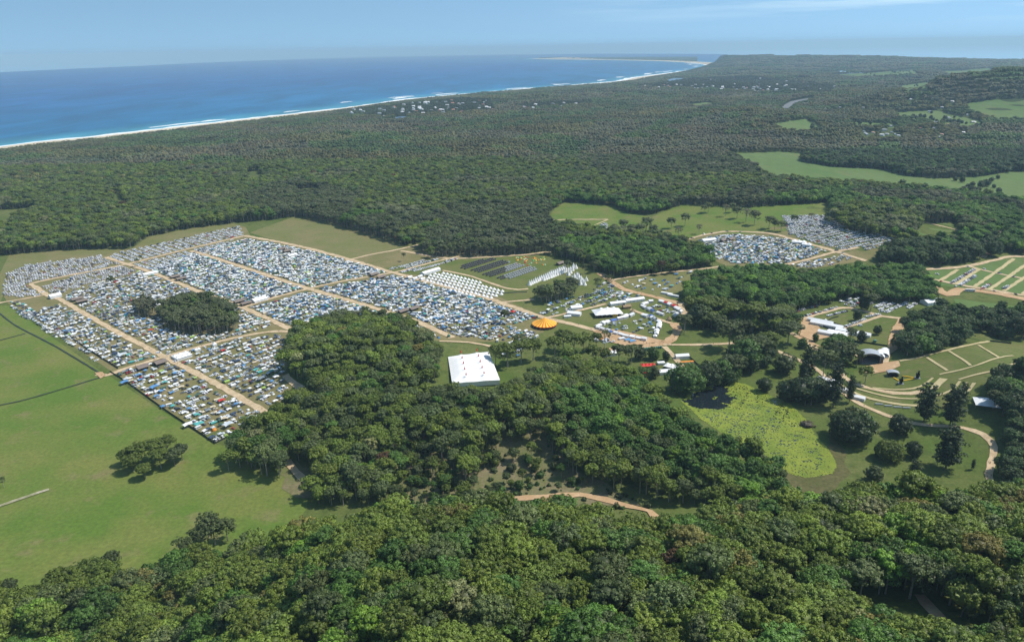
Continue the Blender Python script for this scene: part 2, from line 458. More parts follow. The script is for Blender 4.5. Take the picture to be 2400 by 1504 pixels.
# beach along the coast, wider far away where the bay turns
L_, M_ = [], []
cp = np.array(COAST)
q, _, _ = ribbon_pts(COAST, 1, 60)
dist = np.hypot(q[:, 0], q[:, 1])
d = np.gradient(q, axis=0); d /= np.linalg.norm(d, axis=1)[:, None] + 1e-9
nn = np.stack([-d[:, 1], d[:, 0]], 1)      # to the seaward (left of travel)
wd = 42 + dist * 0.0034
wd = wd + smooth(dist, 9000, 15000) * smooth(dist, 24000, 15500) * 130
X = np.stack([q[:, 0] + nn[:, 0] * wd * .7, q[:, 0] - nn[:, 0] * wd], 1); Y = np.stack([q[:, 1] + nn[:, 1] * wd * .7, q[:, 1] - nn[:, 1] * wd], 1)
Z = np.full(X.shape, 1.2); Z[:, 0] = -1.2; Z[:, 1] = np.maximum(h(X[:, 1], Y[:, 1]), 0) + .5
tag(grid_obj('beach', X, Y, Z, sand), kind='structure')
foam = solid('foam', (0.86, 0.88, 0.88), 0.8, 0.2, var=.05)
gg = G()
i = 0
def strip(i0, i1, off, w):
    a = q[i0:i1 + 1] + nn[i0:i1 + 1] * off; N_ = len(a)
    ws = w * np.sin(np.linspace(0.5, 2.7, N_)) * rng.uniform(.6, 1.2, N_)
    for k in range(N_ - 1):
        gg.face([(a[k][0], a[k][1], -1.1), (a[k][0] + nn[i0 + k][0] * ws[k], a[k][1] + nn[i0 + k][1] * ws[k], -.9), (a[k + 1][0] + nn[i0 + k + 1][0] * ws[k + 1], a[k + 1][1] + nn[i0 + k + 1][1] * ws[k + 1], -.9), (a[k + 1][0], a[k + 1][1], -1.1)])
kk = 0
while kk < len(q) - 12:
    D = dist[kk]
    sc = 1 + D / 5000
    if D < 15000:
        n0 = int(rng.integers(3, 9))
        strip(kk, min(kk + n0 + 2, len(q) - 1), wd[kk] * .45, rng.uniform(22, 44) * sc)
        if rng.random() < .55 and D < 14000:
            k2 = kk + int(rng.integers(0, 4)); strip(k2, min(k2 + int(rng.integers(2, 6)), len(q) - 1), rng.uniform(60, 105) * sc, rng.uniform(16, 34) * sc)
        if rng.random() < .28 and D < 9000:
            k2 = kk + int(rng.integers(0, 4)); strip(k2, min(k2 + int(rng.integers(2, 5)), len(q) - 1), rng.uniform(120, 180) * sc, rng.uniform(10, 22) * sc)
        kk += n0 - int(rng.random() < .6)
    else: kk += 6
tag(gg.obj('surf_foam', foam), 'white breaking surf along the ocean beach', None, None, 'stuff')

# ------------------------------------------------------------------ flat sheets: fields, camp ground, roads
def sheet(name, px, mat, off=0.02, step=14.0, world_pts=False, kind='structure', jag=0.0):
    pts = [tuple(p) for p in px] if world_pts else [tuple(hit(*p)[:2]) for p in px]
    pp = []
    for (x1, y1), (x2, y2) in zip(pts, pts[1:] + pts[:1]):
        k = max(1, int(math.hypot(x2 - x1, y2 - y1) / step))
        for j in range(k):
            jx, jy = (rng.uniform(-jag, jag, 2) )
            pp.append((x1 + (x2 - x1) * j / k + jx, y1 + (y2 - y1) * j / k + jy))
    xs, ys = np.array(pp).T
    gx, gy = np.meshgrid(np.arange(xs.min(), xs.max(), step), np.arange(ys.min(), ys.max(), step))
    gx, gy = gx.ravel(), gy.ravel()
    k = inpoly(gx, gy, pp) & (segdist(gx, gy, pp + pp[:1]) > step * .35)
    allp = [Vector(p) for p in pp] + [Vector((a, b_)) for a, b_ in zip(gx[k], gy[k])]
    n_ = len(pp)
    v, e, f, *_ = delaunay_2d_cdt(allp, [], [list(range(n_))], 1, 1e-4)
    X = np.array([p[0] for p in v]); Y = np.array([p[1] for p in v])
    Z = h(X, Y) + off
    lo = [i for t in f for i in t]
    me = mk_mesh(name, np.stack([X, Y, Z], 1), lo, [len(t) for t in f], [mat], smooth_=True)
    o = link(bpy.data.objects.new(name, me))
    tag(o, kind=kind)
    return o

pasture = patchy('pasture', (0.098, 0.158, 0.026), (0.158, 0.176, 0.044), (0.185, 0.165, 0.070), s1=0.012, s2=0.35, fine=0.2, lo=.38, hi=.62)
olive = patchy('olive_grass', (0.150, 0.158, 0.052), (0.190, 0.170, 0.072), (0.120, 0.140, 0.045), s1=0.02, s2=0.3, fine=0.15)
camp = patchy('camp_grass', (0.165, 0.155, 0.060), (0.215, 0.180, 0.085), (0.125, 0.140, 0.045), s1=0.03, s2=0.4, fine=0.16)
lawn = patchy('lawn', (0.100, 0.130, 0.030), (0.140, 0.148, 0.048), (0.170, 0.150, 0.070), s1=0.022, s2=0.3, fine=0.14)
cane = patchy('cane_field', (0.100, 0.160, 0.045), (0.125, 0.172, 0.055), (0.150, 0.165, 0.060), s1=0.006, s2=0.05, fine=0.10, stretch=(R(20), 1, .35))
dry = patchy('dry_slope', (0.200, 0.165, 0.095), (0.130, 0.145, 0.050), (0.24, 0.18, 0.12), s1=0.045, s2=0.5, fine=0.2)
dirt = patchy('dirt', (0.58, 0.44, 0.28), (0.44, 0.33, 0.20), (0.66, 0.53, 0.36), s1=0.11, s2=0.9, fine=0.18)
reddirt = patchy('red_dirt', (0.50, 0.335, 0.19), (0.42, 0.27, 0.145), (0.58, 0.42, 0.26), s1=0.05, s2=0.6, fine=0.12)
strawp = patchy('straw_path', (0.52, 0.43, 0.24), (0.44, 0.37, 0.20), s1=0.08, s2=0.7, fine=0.12)
marsh = patchy('marsh', (0.085, 0.090, 0.030), (0.115, 0.105, 0.045), (0.06, 0.085, 0.022), s1=0.05, s2=0.4, fine=0.25)

S = sheet
S('pasture', [(-420, 800), (0, 716), (22, 716), (110, 782), (240, 872), (262, 884), (500, 1040), (560, 1048), (640, 1010), (690, 1060), (720, 1140), (720, 1190), (640, 1290), (420, 1360), (120, 1400), (-60, 1460), (-420, 1420)], pasture, 0.03, 20)
S('pasture', [(-420, 690), (0, 640), (22, 596), (150, 585), (310, 582), (345, 556), (450, 534), (545, 524), (575, 532), (262, 592), (120, 606), (20, 640), (8, 690), (0, 712)], olive, 0.03, 25)
S('pasture', [(585, 545), (690, 508), (800, 525), (860, 545), (948, 574), (985, 570), (800, 611), (690, 578)], olive, 0.03, 25)
S('campground', [(6, 690), (20, 640), (120, 606), (260, 592), (575, 532), (590, 556), (700, 580), (800, 611), (985, 576), (1270, 598), (1100, 640), (1190, 690), (1275, 742), (1340, 760), (1200, 800), (1040, 800), (700, 790), (672, 850), (690, 940), (612, 985), (503, 1036), (265, 872), (20, 712)], camp, 0.045, 25)
S('lawn', [(1000, 610), (1270, 597), (1350, 612), (1430, 655), (1480, 688), (1600, 712), (1610, 760), (1560, 800), (1440, 830), (1270, 800), (1280, 745), (1180, 700), (1060, 655), (940, 640), (880, 632)], lawn, 0.06, 18)
S('campground', [(1440, 658), (1560, 641), (1690, 622), (1640, 660), (1600, 690), (1560, 698), (1490, 684)], olive, 0.06, 20)
S('campground', [(1600, 566), (1668, 548), (1800, 548), (1820, 505), (1950, 505), (2010, 545), (2120, 562), (2080, 590), (2030, 610), (1900, 630), (1700, 622), (1650, 600)], camp, 0.06, 30)
S('field', [(1284, 512), (1300, 490), (1325, 474), (1380, 478), (1440, 482), (1470, 500), (1520, 508), (1540, 540), (1480, 552), (1425, 552), (1350, 540), (1290, 536)], pasture, 0.09, 40)
S('field', [(1500, 520), (1600, 478), (1740, 485), (1940, 474), (1956, 512), (1830, 545), (1800, 548), (1668, 548), (1560, 575)], pasture, 0.09, 40)
S('field', [(1692, 360), (1840, 355.5), (1885, 361), (1876, 378), (1950, 391), (2060, 396), (2125, 413), (2200, 419), (2300, 414), (2370, 402), (2420, 402), (2420, 478), (2300, 455), (2150, 436), (2000, 430), (1900, 424), (1790, 420), (1760, 392)], cane, 0.2, 60)
S('field', [(2140, 525), (2250, 522), (2250, 575), (2140, 575)], cane, 0.12, 40)
S('field', [(2150, 640), (2260, 622), (2370, 600), (2500, 600), (2500, 720), (2270, 675), (2190, 668)], cane, 0.06, 25)
S('field', [(2235, 700), (2420, 722), (2420, 760), (2300, 740), (2250, 730)], cane, 0.06, 25)
S('lawn', [(2010, 910), (2000, 870), (2060, 860), (2108, 846), (2330, 802), (2420, 795), (2420, 860), (2330, 890), (2290, 920), (2180, 965), (2060, 940)], lawn, 0.08, 12)
S('lawn', [(1870, 745), (1970, 720), (2120, 745), (2100, 800), (2080, 828), (1990, 835), (1900, 805)], lawn, 0.05, 15)
S('dry_clearing', [(975, 985), (1060, 985), (1140, 965), (1300, 960), (1330, 1080), (1420, 1140), (1500, 1185), (1300, 1185), (1100, 1180), (930, 1185), (900, 1100)], dry, 0.30, 9, jag=4.5)
S('dry_clearing', [(640, 1070), (700, 1085), (800, 1130), (790, 1170), (690, 1165)], dry, 0.25, 9, jag=4.5)
S('marsh', [(1940, 1010), (1985, 1060), (1990, 1110), (1970, 1160), (1880, 1170), (1820, 1150), (1840, 1100), (1900, 1110)], marsh, 0.10, 12, jag=4)

# pond: dark water and the lily mat that covers most of it
POND = [(1596, 940), (1612, 924), (1650, 905), (1700, 894), (1745, 899), (1800, 925), (1850, 945), (1890, 985), (1910, 1020), (1940, 1050), (1962, 1090), (1950, 1110), (1890, 1120), (1850, 1110), (1800, 1070), (1700, 1020), (1640, 980)]
m, n, l, b = nmat('pond_water')
b.inputs['Base Color'].default_value = (0.012, 0.018, 0.022, 1); b.inputs['Roughness'].default_value = 0.08; b.inputs['Specular IOR Level'].default_value = 0.5
S('pond', POND, m, 0.10, 12)
m, n, l, b = nmat('lily_pads')
g = n.new('ShaderNodeNewGeometry')
l.new(MX(MR(NZ(0.05, 4), .35, .65), (0.150, 0.205, 0.026), (0.240, 0.280, 0.036)), b.inputs['Base Color'])
b.inputs['Roughness'].default_value = 0.6; b.inputs['Specular IOR Level'].default_value = 0.15
LILY = m
OPEN = [(1602, 938), (1640, 916), (1690, 901), (1708, 903), (1712, 925), (1722, 940), (1690, 960), (1640, 962), (1612, 952)]
op = [tuple(hit(*q)[:2]) for q in OPEN]; pw = [tuple(hit(*q)[:2]) for q in POND]
xs, ys = np.array(pw).T
N_ = 52000
px_, py_ = rng.uniform(xs.min(), xs.max(), N_), rng.uniform(ys.min(), ys.max(), N_)
k = inpoly(px_, py_, pw)
edge = segdist(px_, py_, pw + pw[:1])
ins = inpoly(px_, py_, op)
od = np.where(ins, 1, -1) * segdist(px_, py_, op + op[:1])
ins = od + 5.5 * wob(px_, py_, 22) + 3 * wob(px_, py_, 9) > 1.5
nz_ = wob(px_, py_, 38) + .6 * wob(px_ + 50, py_, 14)
nf_ = wob(px_ + 7, py_ + 90, 6.5) + .8 * wob(px_, py_ + 30, 17)
keep = k & (~ins | (nz_ > 1.15)) & ((nf_ > np.where(od > -55, .12, -.30)) | (rng.random(N_) < .35) | (edge < 4))
px_, py_ = px_[keep], py_[keep]
gg = G()
for x, y in zip(px_, py_):
    r0 = rng.uniform(.3, .85); a0 = rng.uniform(0, 6.28); z = .22 + rng.uniform(0, .05) + float(h(x, y, False))
    gg.face([(x + r0 * math.cos(a0 + t), y + r0 * math.sin(a0 + t), z) for t in (0.25, 1.25, 2.3, 3.4, 4.6, 5.9)])
tag(gg.obj('water_lily_mat', LILY), 'yellow green mat of lily pads covering the pond', None, None, 'stuff')

ROADS = []
def road(pts, w, mat=None, name='dirt_road', off=0.40, wd=None):
    ww = [hit(*p)[:2] for p in pts]
    ROADS.append(([tuple(q) for q in ww], w))
    off = off + 0.004 * len(ROADS)
    return tag(ribbon(name, ww, w, mat or dirt, off), kind='structure')
road([(640, 975), (612, 960), (495, 893), (385, 836), (250, 765), (150, 707), (108, 690), (84, 673), (72, 665), (92, 660), (180, 642), (290, 621), (420, 589), (560, 556), (580, 553)], 7.5)
road([(112, 690), (60, 700), (0, 710), (-60, 722)], 5)
road([(715, 787), (680, 771), (560, 717), (470, 685), (400, 656), (330, 630), (248, 603)], 8)
road([(1060, 792), (1030, 777), (960, 747), (820, 705), (725, 677), (640, 650), (520, 610), (448, 588)], 9)
road([(1400, 775), (1335, 758), (1270, 743), (1120, 692), (925, 640), (800, 603), (690, 575), (575, 553)], 9)
road([(226, 878), (250, 880), (300, 862), (388, 836), (460, 815), (560, 790), (640, 777), (700, 779)], 6.5)
road([(570, 721), (620, 704), (722, 677), (800, 660), (930, 637), (1010, 616), (1082, 600)], 6)
road([(805, 612), (870, 597), (933, 585), (990, 572)], 6)
road([(940, 588), (1042, 605), (1100, 605), (1233, 597), (1272, 592), (1290, 590)], 7)
road([(1037, 634), (1100, 647), (1193, 677), (1238, 677)], 5)
road([(1165, 712), (1175, 709), (1252, 702)], 5)
road([(1405, 640), (1432, 658), (1459, 677), (1499, 688), (1545, 699), (1607, 715)], 10, reddirt)
road([(1432, 658), (1460, 652), (1552, 640), (1658, 629), (1700, 622)], 5)
road([(1270, 747), (1300, 741), (1366, 726), (1420, 712)], 5)
road([(1478, 725), (1515, 739), (1579, 760)], 6)
road([(1579, 757), (1587, 772), (1578, 790), (1556, 804), (1512, 813), (1432, 820), (1400, 822)], 11, reddirt)
road([(1395, 775), (1440, 795), (1490, 800), (1530, 810)], 9, reddirt)
road([(1555, 808), (1640, 808), (1700, 806), (1745, 803), (1815, 821), (1877, 847), (1914, 866), (1960, 906), (2005, 940), (2050, 962), (2100, 981), (2135, 991), (2172, 996), (2215, 998), (2258, 1003), (2303, 1018), (2323, 1034), (2330, 1060), (2322, 1085), (2318, 1112), (2317, 1150), (2314, 1200)], 5.5)
road([(1557, 812), (1575, 830), (1602, 864)], 6)
road([(1855, 780), (1906, 813), (1935, 838), (1970, 874), (1992, 893), (2039, 911), (2093, 921), (2132, 922), (2167, 917)], 6, dirt)
road([(1945, 880), (1970, 903), (2002, 920), (2039, 934), (2093, 946), (2154, 951)], 4, strawp, 'path')
road([(1840, 745), (1867, 749), (1920, 735), (1970, 722), (1992, 722), (2029, 731), (2066, 741), (2119, 747)], 7, dirt)
road([(2066, 741), (2010, 759), (1965, 773), (1935, 782)], 5)
road([(2117, 747), (2112, 760), (2098, 778), (2095, 797), (2093, 812), (2084, 823), (2060, 835)], 10, reddirt)
road([(1869, 789), (1895, 800), (1915, 812)], 7, reddirt)
road([(2108, 846), (2132, 843), (2199, 826), (2252, 813), (2318, 800)], 4, strawp, 'path')
road([(2075, 625), (2133, 632), (2200, 630), (2267, 624), (2330, 610), (2367, 602), (2420, 602)], 7)
road([(2267, 624), (2333, 640), (2420, 657)], 5)
road([(2150, 642), (2167, 651), (2217, 661), (2267, 671), (2330, 681), (2420, 696)], 7)
road([(2190, 672), (2215, 690), (2235, 688), (2250, 679), (2330, 687), (2420, 705)], 14, reddirt)
for a_, b2 in (((2200, 660), (2245, 632)), ((2240, 667), (2296, 630)), ((2283, 673), (2377, 607)), ((2317, 680), (2410, 617)), ((2353, 682), (2430, 632)), ((2395, 690), (2450, 650))):
    road([a_, b2], 5, strawp, 'path')
road([(1592, 567), (1630, 556), (1667, 548), (1710, 543), (1800, 547), (1847, 558), (1900, 573), (1960, 590), (2030, 612)], 8)
road([(1820, 625), (1900, 607), (1960, 590), (2012, 580)], 7)
road([(2165, 521), (2205, 530), (2245, 540)], 6)
road([(2303, 604), (2335, 575), (2353, 550), (2335, 537)], 7)
road([(1290, 517), (1330, 515), (1425, 515)], 6)
road([(1365, 541), (1390, 530), (1425, 515)], 4, strawp, 'path')
road([(1180, 1172), (1234, 1167), (1359, 1160), (1399, 1166), (1463, 1186), (1523, 1198), (1540, 1224)], 6, reddirt, off=.55)
road([(674, 1078), (692, 1106), (720, 1130), (760, 1160)], 6, dirt, off=.55)
road([(668, 880), (690, 900), (715, 915)], 7, dirt)
for p_ in ([(2172, 838), (2220, 869)], [(2224, 823), (2275, 857)], [(2293, 809), (2341, 838)], [(2202, 878), (2290, 856), (2374, 834)], [(2247, 890), (2285, 879), (2323, 871)], [(2331, 867), (2396, 851)],
           [(2045, 909), (2093, 914), (2140, 911), (2167, 901), (2186, 886)], [(2196, 928), (2231, 914), (2249, 894)], [(2236, 924), (2255, 911), (2267, 897)], [(2253, 931), (2273, 914), (2283, 898)], [(2007, 911), (2066, 927), (2110, 934), (2151, 935)]):
    road(p_, 2.6, strawp, 'path')
road([(2186, 914), (2200, 900), (2213, 888)], 7, strawp, 'path')
S('stage_yard', [(2014, 862), (2066, 851), (2106, 846), (2110, 858), (2087, 869), (2050, 876), (2025, 874)], reddirt, 0.72, 8)
S('stage_yard', [(1995, 828), (2060, 824), (2088, 826), (2082, 850), (2030, 850)], dirt, 0.68, 8)
S('dirt_patch', [(1880, 748), (1905, 742), (1925, 775), (1945, 790), (1905, 800), (1870, 785)], reddirt, 0.68, 10)
S('dirt_patch', [(222, 874), (240, 872), (248, 880), (236, 888)], reddirt, 0.68, 6)
road([(1030, 800), (1060, 801), (1100, 803), (1150, 812), (1200, 824)], 5)
S('dirt_patch', [(1400, 775), (1440, 772), (1560, 800), (1470, 812), (1420, 800)], reddirt, 0.68, 8)
S('dirt_patch', [(1588, 712), (1620, 705), (1640, 735), (1600, 745)], dirt, 0.68, 8)
S('dirt_patch', [(2065, 1145), (2085, 1140), (2092, 1158), (2075, 1170)], strawp, 0.68, 6)
scar = patchy('scar', (0.40, 0.36, 0.26), (0.22, 0.22, 0.11), s1=0.1, s2=0.5, fine=0.2)
road([(-40, 1205), (0, 1186), (60, 1165), (115, 1147)], 3.2, scar, 'dirt_path')
dark_water = solid('ditch', (0.035, 0.045, 0.03), 0.5, var=.3)
for p_ in ([(-40, 958), (0, 950), (60, 937), (160, 908), (238, 884)], [(-20, 803), (30, 790), (60, 782)], [(0, 735), (40, 765), (130, 812), (240, 878)]):
    road(p_, 1.8, dark_water, 'drain')
for poly in ([(2262, 244), (2330, 233), (2430, 228), (2430, 284), (2330, 284), (2270, 264)], [(2090, 264), (2190, 259), (2300, 286), (2300, 298), (2200, 292), (2110, 278)], [(1808, 292), (1890, 279), (1938, 309), (1870, 313), (1830, 308)],
             [(2105, 203), (2180, 192), (2172, 212), (2120, 217)], [(1930, 176), (2060, 170), (2140, 162), (2150, 176), (2000, 184)], [(1985, 286), (2090, 290), (2110, 301), (2000, 301)], [(2240, 296), (2300, 291), (2310, 303), (2250, 305)], [(2200, 168), (2320, 160), (2330, 172), (2230, 180)], [(1600, 246), (1660, 240), (1690, 248), (1630, 254)]):
    FARF = globals().setdefault('FARF', [])
    FARF.append(poly)
    S('field', poly, cane, 0.8, 90)
road([(2155, 1395), (2200, 1450), (2270, 1510)], 5, reddirt, off=.55)
road([(1740, 1368), (1800, 1376), (1875, 1392)], 6, reddirt, off=.55)
asphalt = solid('asphalt', (0.16, 0.16, 0.165), 0.8)
tag(ribbon('highway', [hit(*p)[:2] for p in ((1838, 254), (1850, 246), (1866, 238), (1900, 231))], 42, asphalt, 1.2, 60), kind='structure')
FARF.append([(1825, 256), (1850, 238), (1905, 226), (1908, 234), (1862, 250), (1845, 262)])
m, n, l, b = nmat('lagoon_water'); b.inputs['Base Color'].default_value = (0.10, 0.17, 0.26, 1); b.inputs['Roughness'].default_value = .3
for poly in ([(925, 276), (940, 273), (957, 274), (950, 280), (930, 281)], [(1560, 188), (1580, 184), (1605, 184.5), (1598, 190), (1575, 191)]):
    S('lagoon', poly, m, 0.9, 40); FARF.append([(x + (x - poly[2][0]) * .05, y + (4 if y > poly[1][1] + 3 else -2)) for x, y in poly])
S('sand_spit', [(1470, 188), (1500, 181), (1524, 179), (1520, 184), (1490, 189)], sand, 1.4, 60)
TOWNS = [([(820, 268), (830, 255), (1000, 238), (1080, 229), (1150, 236), (1160, 262), (1000, 270), (900, 276)], 62), ([(1480, 206), (1620, 186), (1760, 182), (1960, 204), (1945, 222), (1800, 217), (1600, 208)], 110), ([(1200, 252), (1240, 247), (1385, 238), (1390, 246), (1240, 256)], 9), ([(1980, 195), (2120, 190), (2260, 250), (2300, 320), (2100, 330), (1960, 260)], 26), ([(2020, 308), (2115, 314), (2118, 321), (2030, 317)], 9)]
HOUSES = []
for poly, k in TOWNS:
    xs, ys = np.array(poly).T
    c = 0
    for _ in range(k * 12):
        if c >= k: break
        px, py = rng.uniform(xs.min(), xs.max()), rng.uniform(ys.min(), ys.max())
        if not inpoly(px, py, poly): continue
        q = hit(px, py)
        if all((q[0] - a[0]) ** 2 + (q[1] - a[1]) ** 2 > 27 ** 2 for a in HOUSES): HOUSES.append(q); c += 1
HX = np.array(HOUSES)
# ------------------------------------------------------------------ trees
m, n, l, b = nmat('foliage')
ta = n.new('ShaderNodeAttribute'); ta.attribute_type = 'INSTANCER'; ta.attribute_name = 'tint'
la = n.new('ShaderNodeAttribute'); la.attribute_name = 'leaf'
v = n.new('ShaderNodeVectorMath'); v.operation = 'MULTIPLY'; l.new(ta.outputs['Color'], v.inputs[0]); l.new(la.outputs['Color'], v.inputs[1])
l.new(v.outputs[0], b.inputs['Base Color']); b.inputs['Roughness'].default_value = 0.5; b.inputs['Specular IOR Level'].default_value = 0.22
tl = n.new('ShaderNodeBsdfTranslucent'); l.new(v.outputs[0], tl.inputs['Color'])
ad = n.new('ShaderNodeAddShader'); l.new(b.outputs[0], ad.inputs[0])
tw = n.new('ShaderNodeMixShader'); tw.inputs[0].default_value = 0.35; l.new(tl.outputs[0], tw.inputs[2]); l.new(tw.outputs[0], ad.inputs[1])
l.new(ad.outputs[0], n['Material Output'].inputs['Surface'])
FOL = m
BARK = solid('bark', (0.20, 0.17, 0.14), 0.9, 0.1, var=.3, scale=.8)
PALEBARK = solid('pale_bark', (0.34, 0.31, 0.26), 0.9, 0.1, var=.25, scale=.8)

def ico(sub):
    t = (1 + 5 ** .5) / 2
    V = [(-1, t, 0), (1, t, 0), (-1, -t, 0), (1, -t, 0), (0, -1, t), (0, 1, t), (0, -1, -t), (0, 1, -t), (t, 0, -1), (t, 0, 1), (-t, 0, -1), (-t, 0, 1)]
    Fc = [(0, 11, 5), (0, 5, 1), (0, 1, 7), (0, 7, 10), (0, 10, 11), (1, 5, 9), (5, 11, 4), (11, 10, 2), (10, 7, 6), (7, 1, 8), (3, 9, 4), (3, 4, 2), (3, 2, 6), (3, 6, 8), (3, 8, 9), (4, 9, 5), (2, 4, 11), (6, 2, 10), (8, 6, 7), (9, 8, 1)]
    V = [tuple(np.array(p) / np.linalg.norm(p)) for p in V]
    for _ in range(sub):
        mid, F2 = {}, []
        def mp_(a, b_):
            k = (min(a, b_), max(a, b_))
            if k not in mid:
                p = (np.array(V[a]) + np.array(V[b_])) / 2; V.append(tuple(p / np.linalg.norm(p))); mid[k] = len(V) - 1
            return mid[k]
        for a, b_, c in Fc:
            x, y, z = mp_(a, b_), mp_(b_, c), mp_(c, a)
            F2 += [(a, x, z), (b_, y, x), (c, z, y), (x, y, z)]
        Fc = F2
    return np.array(V), np.array(Fc)
ICO2, ICO1 = ico(2), ico(1)

class Crown:
    def __init__(s): s.V, s.N, s.L, s.T, s.C, s.off = [], [], [], [], [], 0
    def add(s, V, N, Fc, C):
        k = Fc.shape[1]
        s.V.append(V); s.N.append(N); s.L.append((Fc + s.off).ravel()); s.T.append(np.full(len(Fc), k)); s.C.append(C); s.off += len(V)
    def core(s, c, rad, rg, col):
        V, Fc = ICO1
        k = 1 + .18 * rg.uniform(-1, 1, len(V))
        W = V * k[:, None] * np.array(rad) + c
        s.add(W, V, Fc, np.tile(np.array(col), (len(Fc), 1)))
    def puff(s, c, r, axis, rg, nl, size, col, spread=.62, var=.13):
        """a clump of leaves: nl small quads on the outward side of a ball"""
        d = rg.normal(size=(nl, 3)); d /= np.linalg.norm(d, axis=1)[:, None]
        d = d * spread + np.array(axis) * (1 - spread) * 1.2
        d /= np.linalg.norm(d, axis=1)[:, None] + 1e-9
        p = c + d * (r * rg.uniform(.72, 1.12, (nl, 1))) * np.array([1, 1, .85])
        nf = d + .55 * rg.normal(size=(nl, 3)); nf /= np.linalg.norm(nf, axis=1)[:, None]
        u = np.cross(nf, rg.normal(size=(nl, 3))); u /= np.linalg.norm(u, axis=1)[:, None] + 1e-9
        w = np.cross(nf, u)
        w = w * np.sign((np.cross(w, u) * d).sum(1) * 1.0 + 1e-9)[:, None] * -1
        sz = size * rg.uniform(.6, 1.25, (nl, 1))
        q = np.stack([p - u * sz, p - w * sz * .55, p + u * sz, p + w * sz * .55], 1).reshape(-1, 3)
        nn_ = d * .8 + np.array(axis) * .15 + .25 * rg.normal(size=(nl, 3)); nn_ /= np.linalg.norm(nn_, axis=1)[:, None]
        N = np.repeat(nn_, 4, 0)
        Fc = np.arange(nl * 4).reshape(-1, 4)
        C = np.array(col) * (1 + var * rg.uniform(-1, 1, (nl, 1)))
        s.add(q, N, Fc, C)
    def raw(s): return np.concatenate(s.V), np.concatenate(s.N), np.concatenate(s.L), np.concatenate(s.T), np.concatenate(s.C)

def crown_mesh(name, raw, extra=None, mats=None):
    V, N, L, T, C = raw
    mi = np.zeros(len(T), int)
    if extra is not None:
        V2, l2, t2, c2, m2_ = extra
        L = np.concatenate([L, l2 + len(V)]); T = np.concatenate([T, t2]); C = np.concatenate([C, np.ones((len(t2), 3))]); mi = np.concatenate([mi, np.ones(len(t2), int)])
        V = np.concatenate([V, V2]); N = np.concatenate([N, np.zeros((len(V2), 3))])
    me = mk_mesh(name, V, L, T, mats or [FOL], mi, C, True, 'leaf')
    me.normals_split_custom_set_from_vertices([tuple(x) for x in N.astype(float)])
    return me

def gum_crown(seed, r=6.5, ht=20.0, nb=9, leafy=1.0, flat=.84, size=.44, core=True):
    """open spreading crown of domed boughs, each made of small clumps"""
    rg = np.random.default_rng(seed); c = Crown()
    zc = ht - r * flat * 1.05
    tips = []
    for i in range(nb):
        a = i * 2.4 + rg.uniform(-.5, .5); k = math.sqrt((i + .4) / nb) * .74
        k *= rg.uniform(.82, 1.15)
        bz = zc + r * flat * (1 - k * k) * rg.uniform(.55, .95) - r * .12 + rg.uniform(-.6, .6)
        bc = np.array([r * k * math.cos(a), r * k * math.sin(a), bz]); br = r * rg.uniform(.30, .44)
        tips.append(bc)
        tone = rg.uniform(.80, 1.15)
        if core: c.core(bc - np.array([0, 0, br * .12]), (br * .72, br * .72, br * .6), rg, (.55 * tone,) * 3)  # inner ball, leaf colour darkened to paint the shade inside the bough
        if i >= nb // 2:
            for j in range(6):
                aa_ = a + rg.uniform(-.9, .9); t = tone * rg.uniform(.8, 1.05)
                dd_ = np.array([math.cos(aa_), math.sin(aa_), -.1])
                c.puff(np.array([0, 0, bc[2] - br * rg.uniform(.4, 2.0)]) + dd_ * r * rg.uniform(.55, .85) * np.array([1, 1, 0]), br * .42, dd_ + np.array([0, 0, .3]), rg, int(22 * leafy), size, (t, t, t))
        npf = int(9 * leafy + 1)
        for j in range(npf):
            d = rg.normal(size=3); d[2] = abs(d[2]) * .9 - .25; d /= np.linalg.norm(d)
            out_ = d + .35 * np.array([math.cos(a), math.sin(a), .5]); out_ /= np.linalg.norm(out_)
            pc = bc + out_ * br * np.array([1, 1, .8]) * rg.uniform(.75, 1.05)
            t = tone * rg.uniform(.86, 1.16)
            c.puff(pc, br * rg.uniform(.30, .46), out_ * .7 + np.array([0, 0, .45]), rg, int(34 * leafy), size, (t, t, t * .95))
    return c.raw(), tips

def round_crown(seed, r=6.0, ht=16.0, flat=.85, npf=70, size=.5, low=-.35, nl=30):
    """dense rounded rainforest crown"""
    rg = np.random.default_rng(seed); c = Crown(); zc = ht - r * flat
    lob = rg.uniform(0, 6.28, 5)
    V, Fc = ICO2
    def rad(d): return r * (1 + .13 * np.sin(d[..., 0] * 4 + lob[0]) * np.cos(d[..., 1] * 4 + lob[1]) + .10 * np.sin(d[..., 2] * 6 + lob[2] + d[..., 0] * 5))
    W = V * (rad(V) * .8)[:, None] * np.array([1, 1, flat]) + np.array([0, 0, zc])
    c.add(W, V, Fc, np.full((len(Fc), 3), .6))  # inner leaf ball painted darker, as shade in the gaps between clumps
    for j in range(npf):
        d = rg.normal(size=3); d /= np.linalg.norm(d)
        if d[2] < low: d[2] = -d[2]
        pc = np.array([0, 0, zc]) + d * rad(d) * np.array([1, 1, flat]) * .93
        t = rg.uniform(.78, 1.18)
        c.puff(pc, r * rg.uniform(.15, .25), d * .7 + np.array([0, 0, .4]), rg, nl, size, (t, t, t))
    return c.raw(), [np.array([0, 0, zc])]

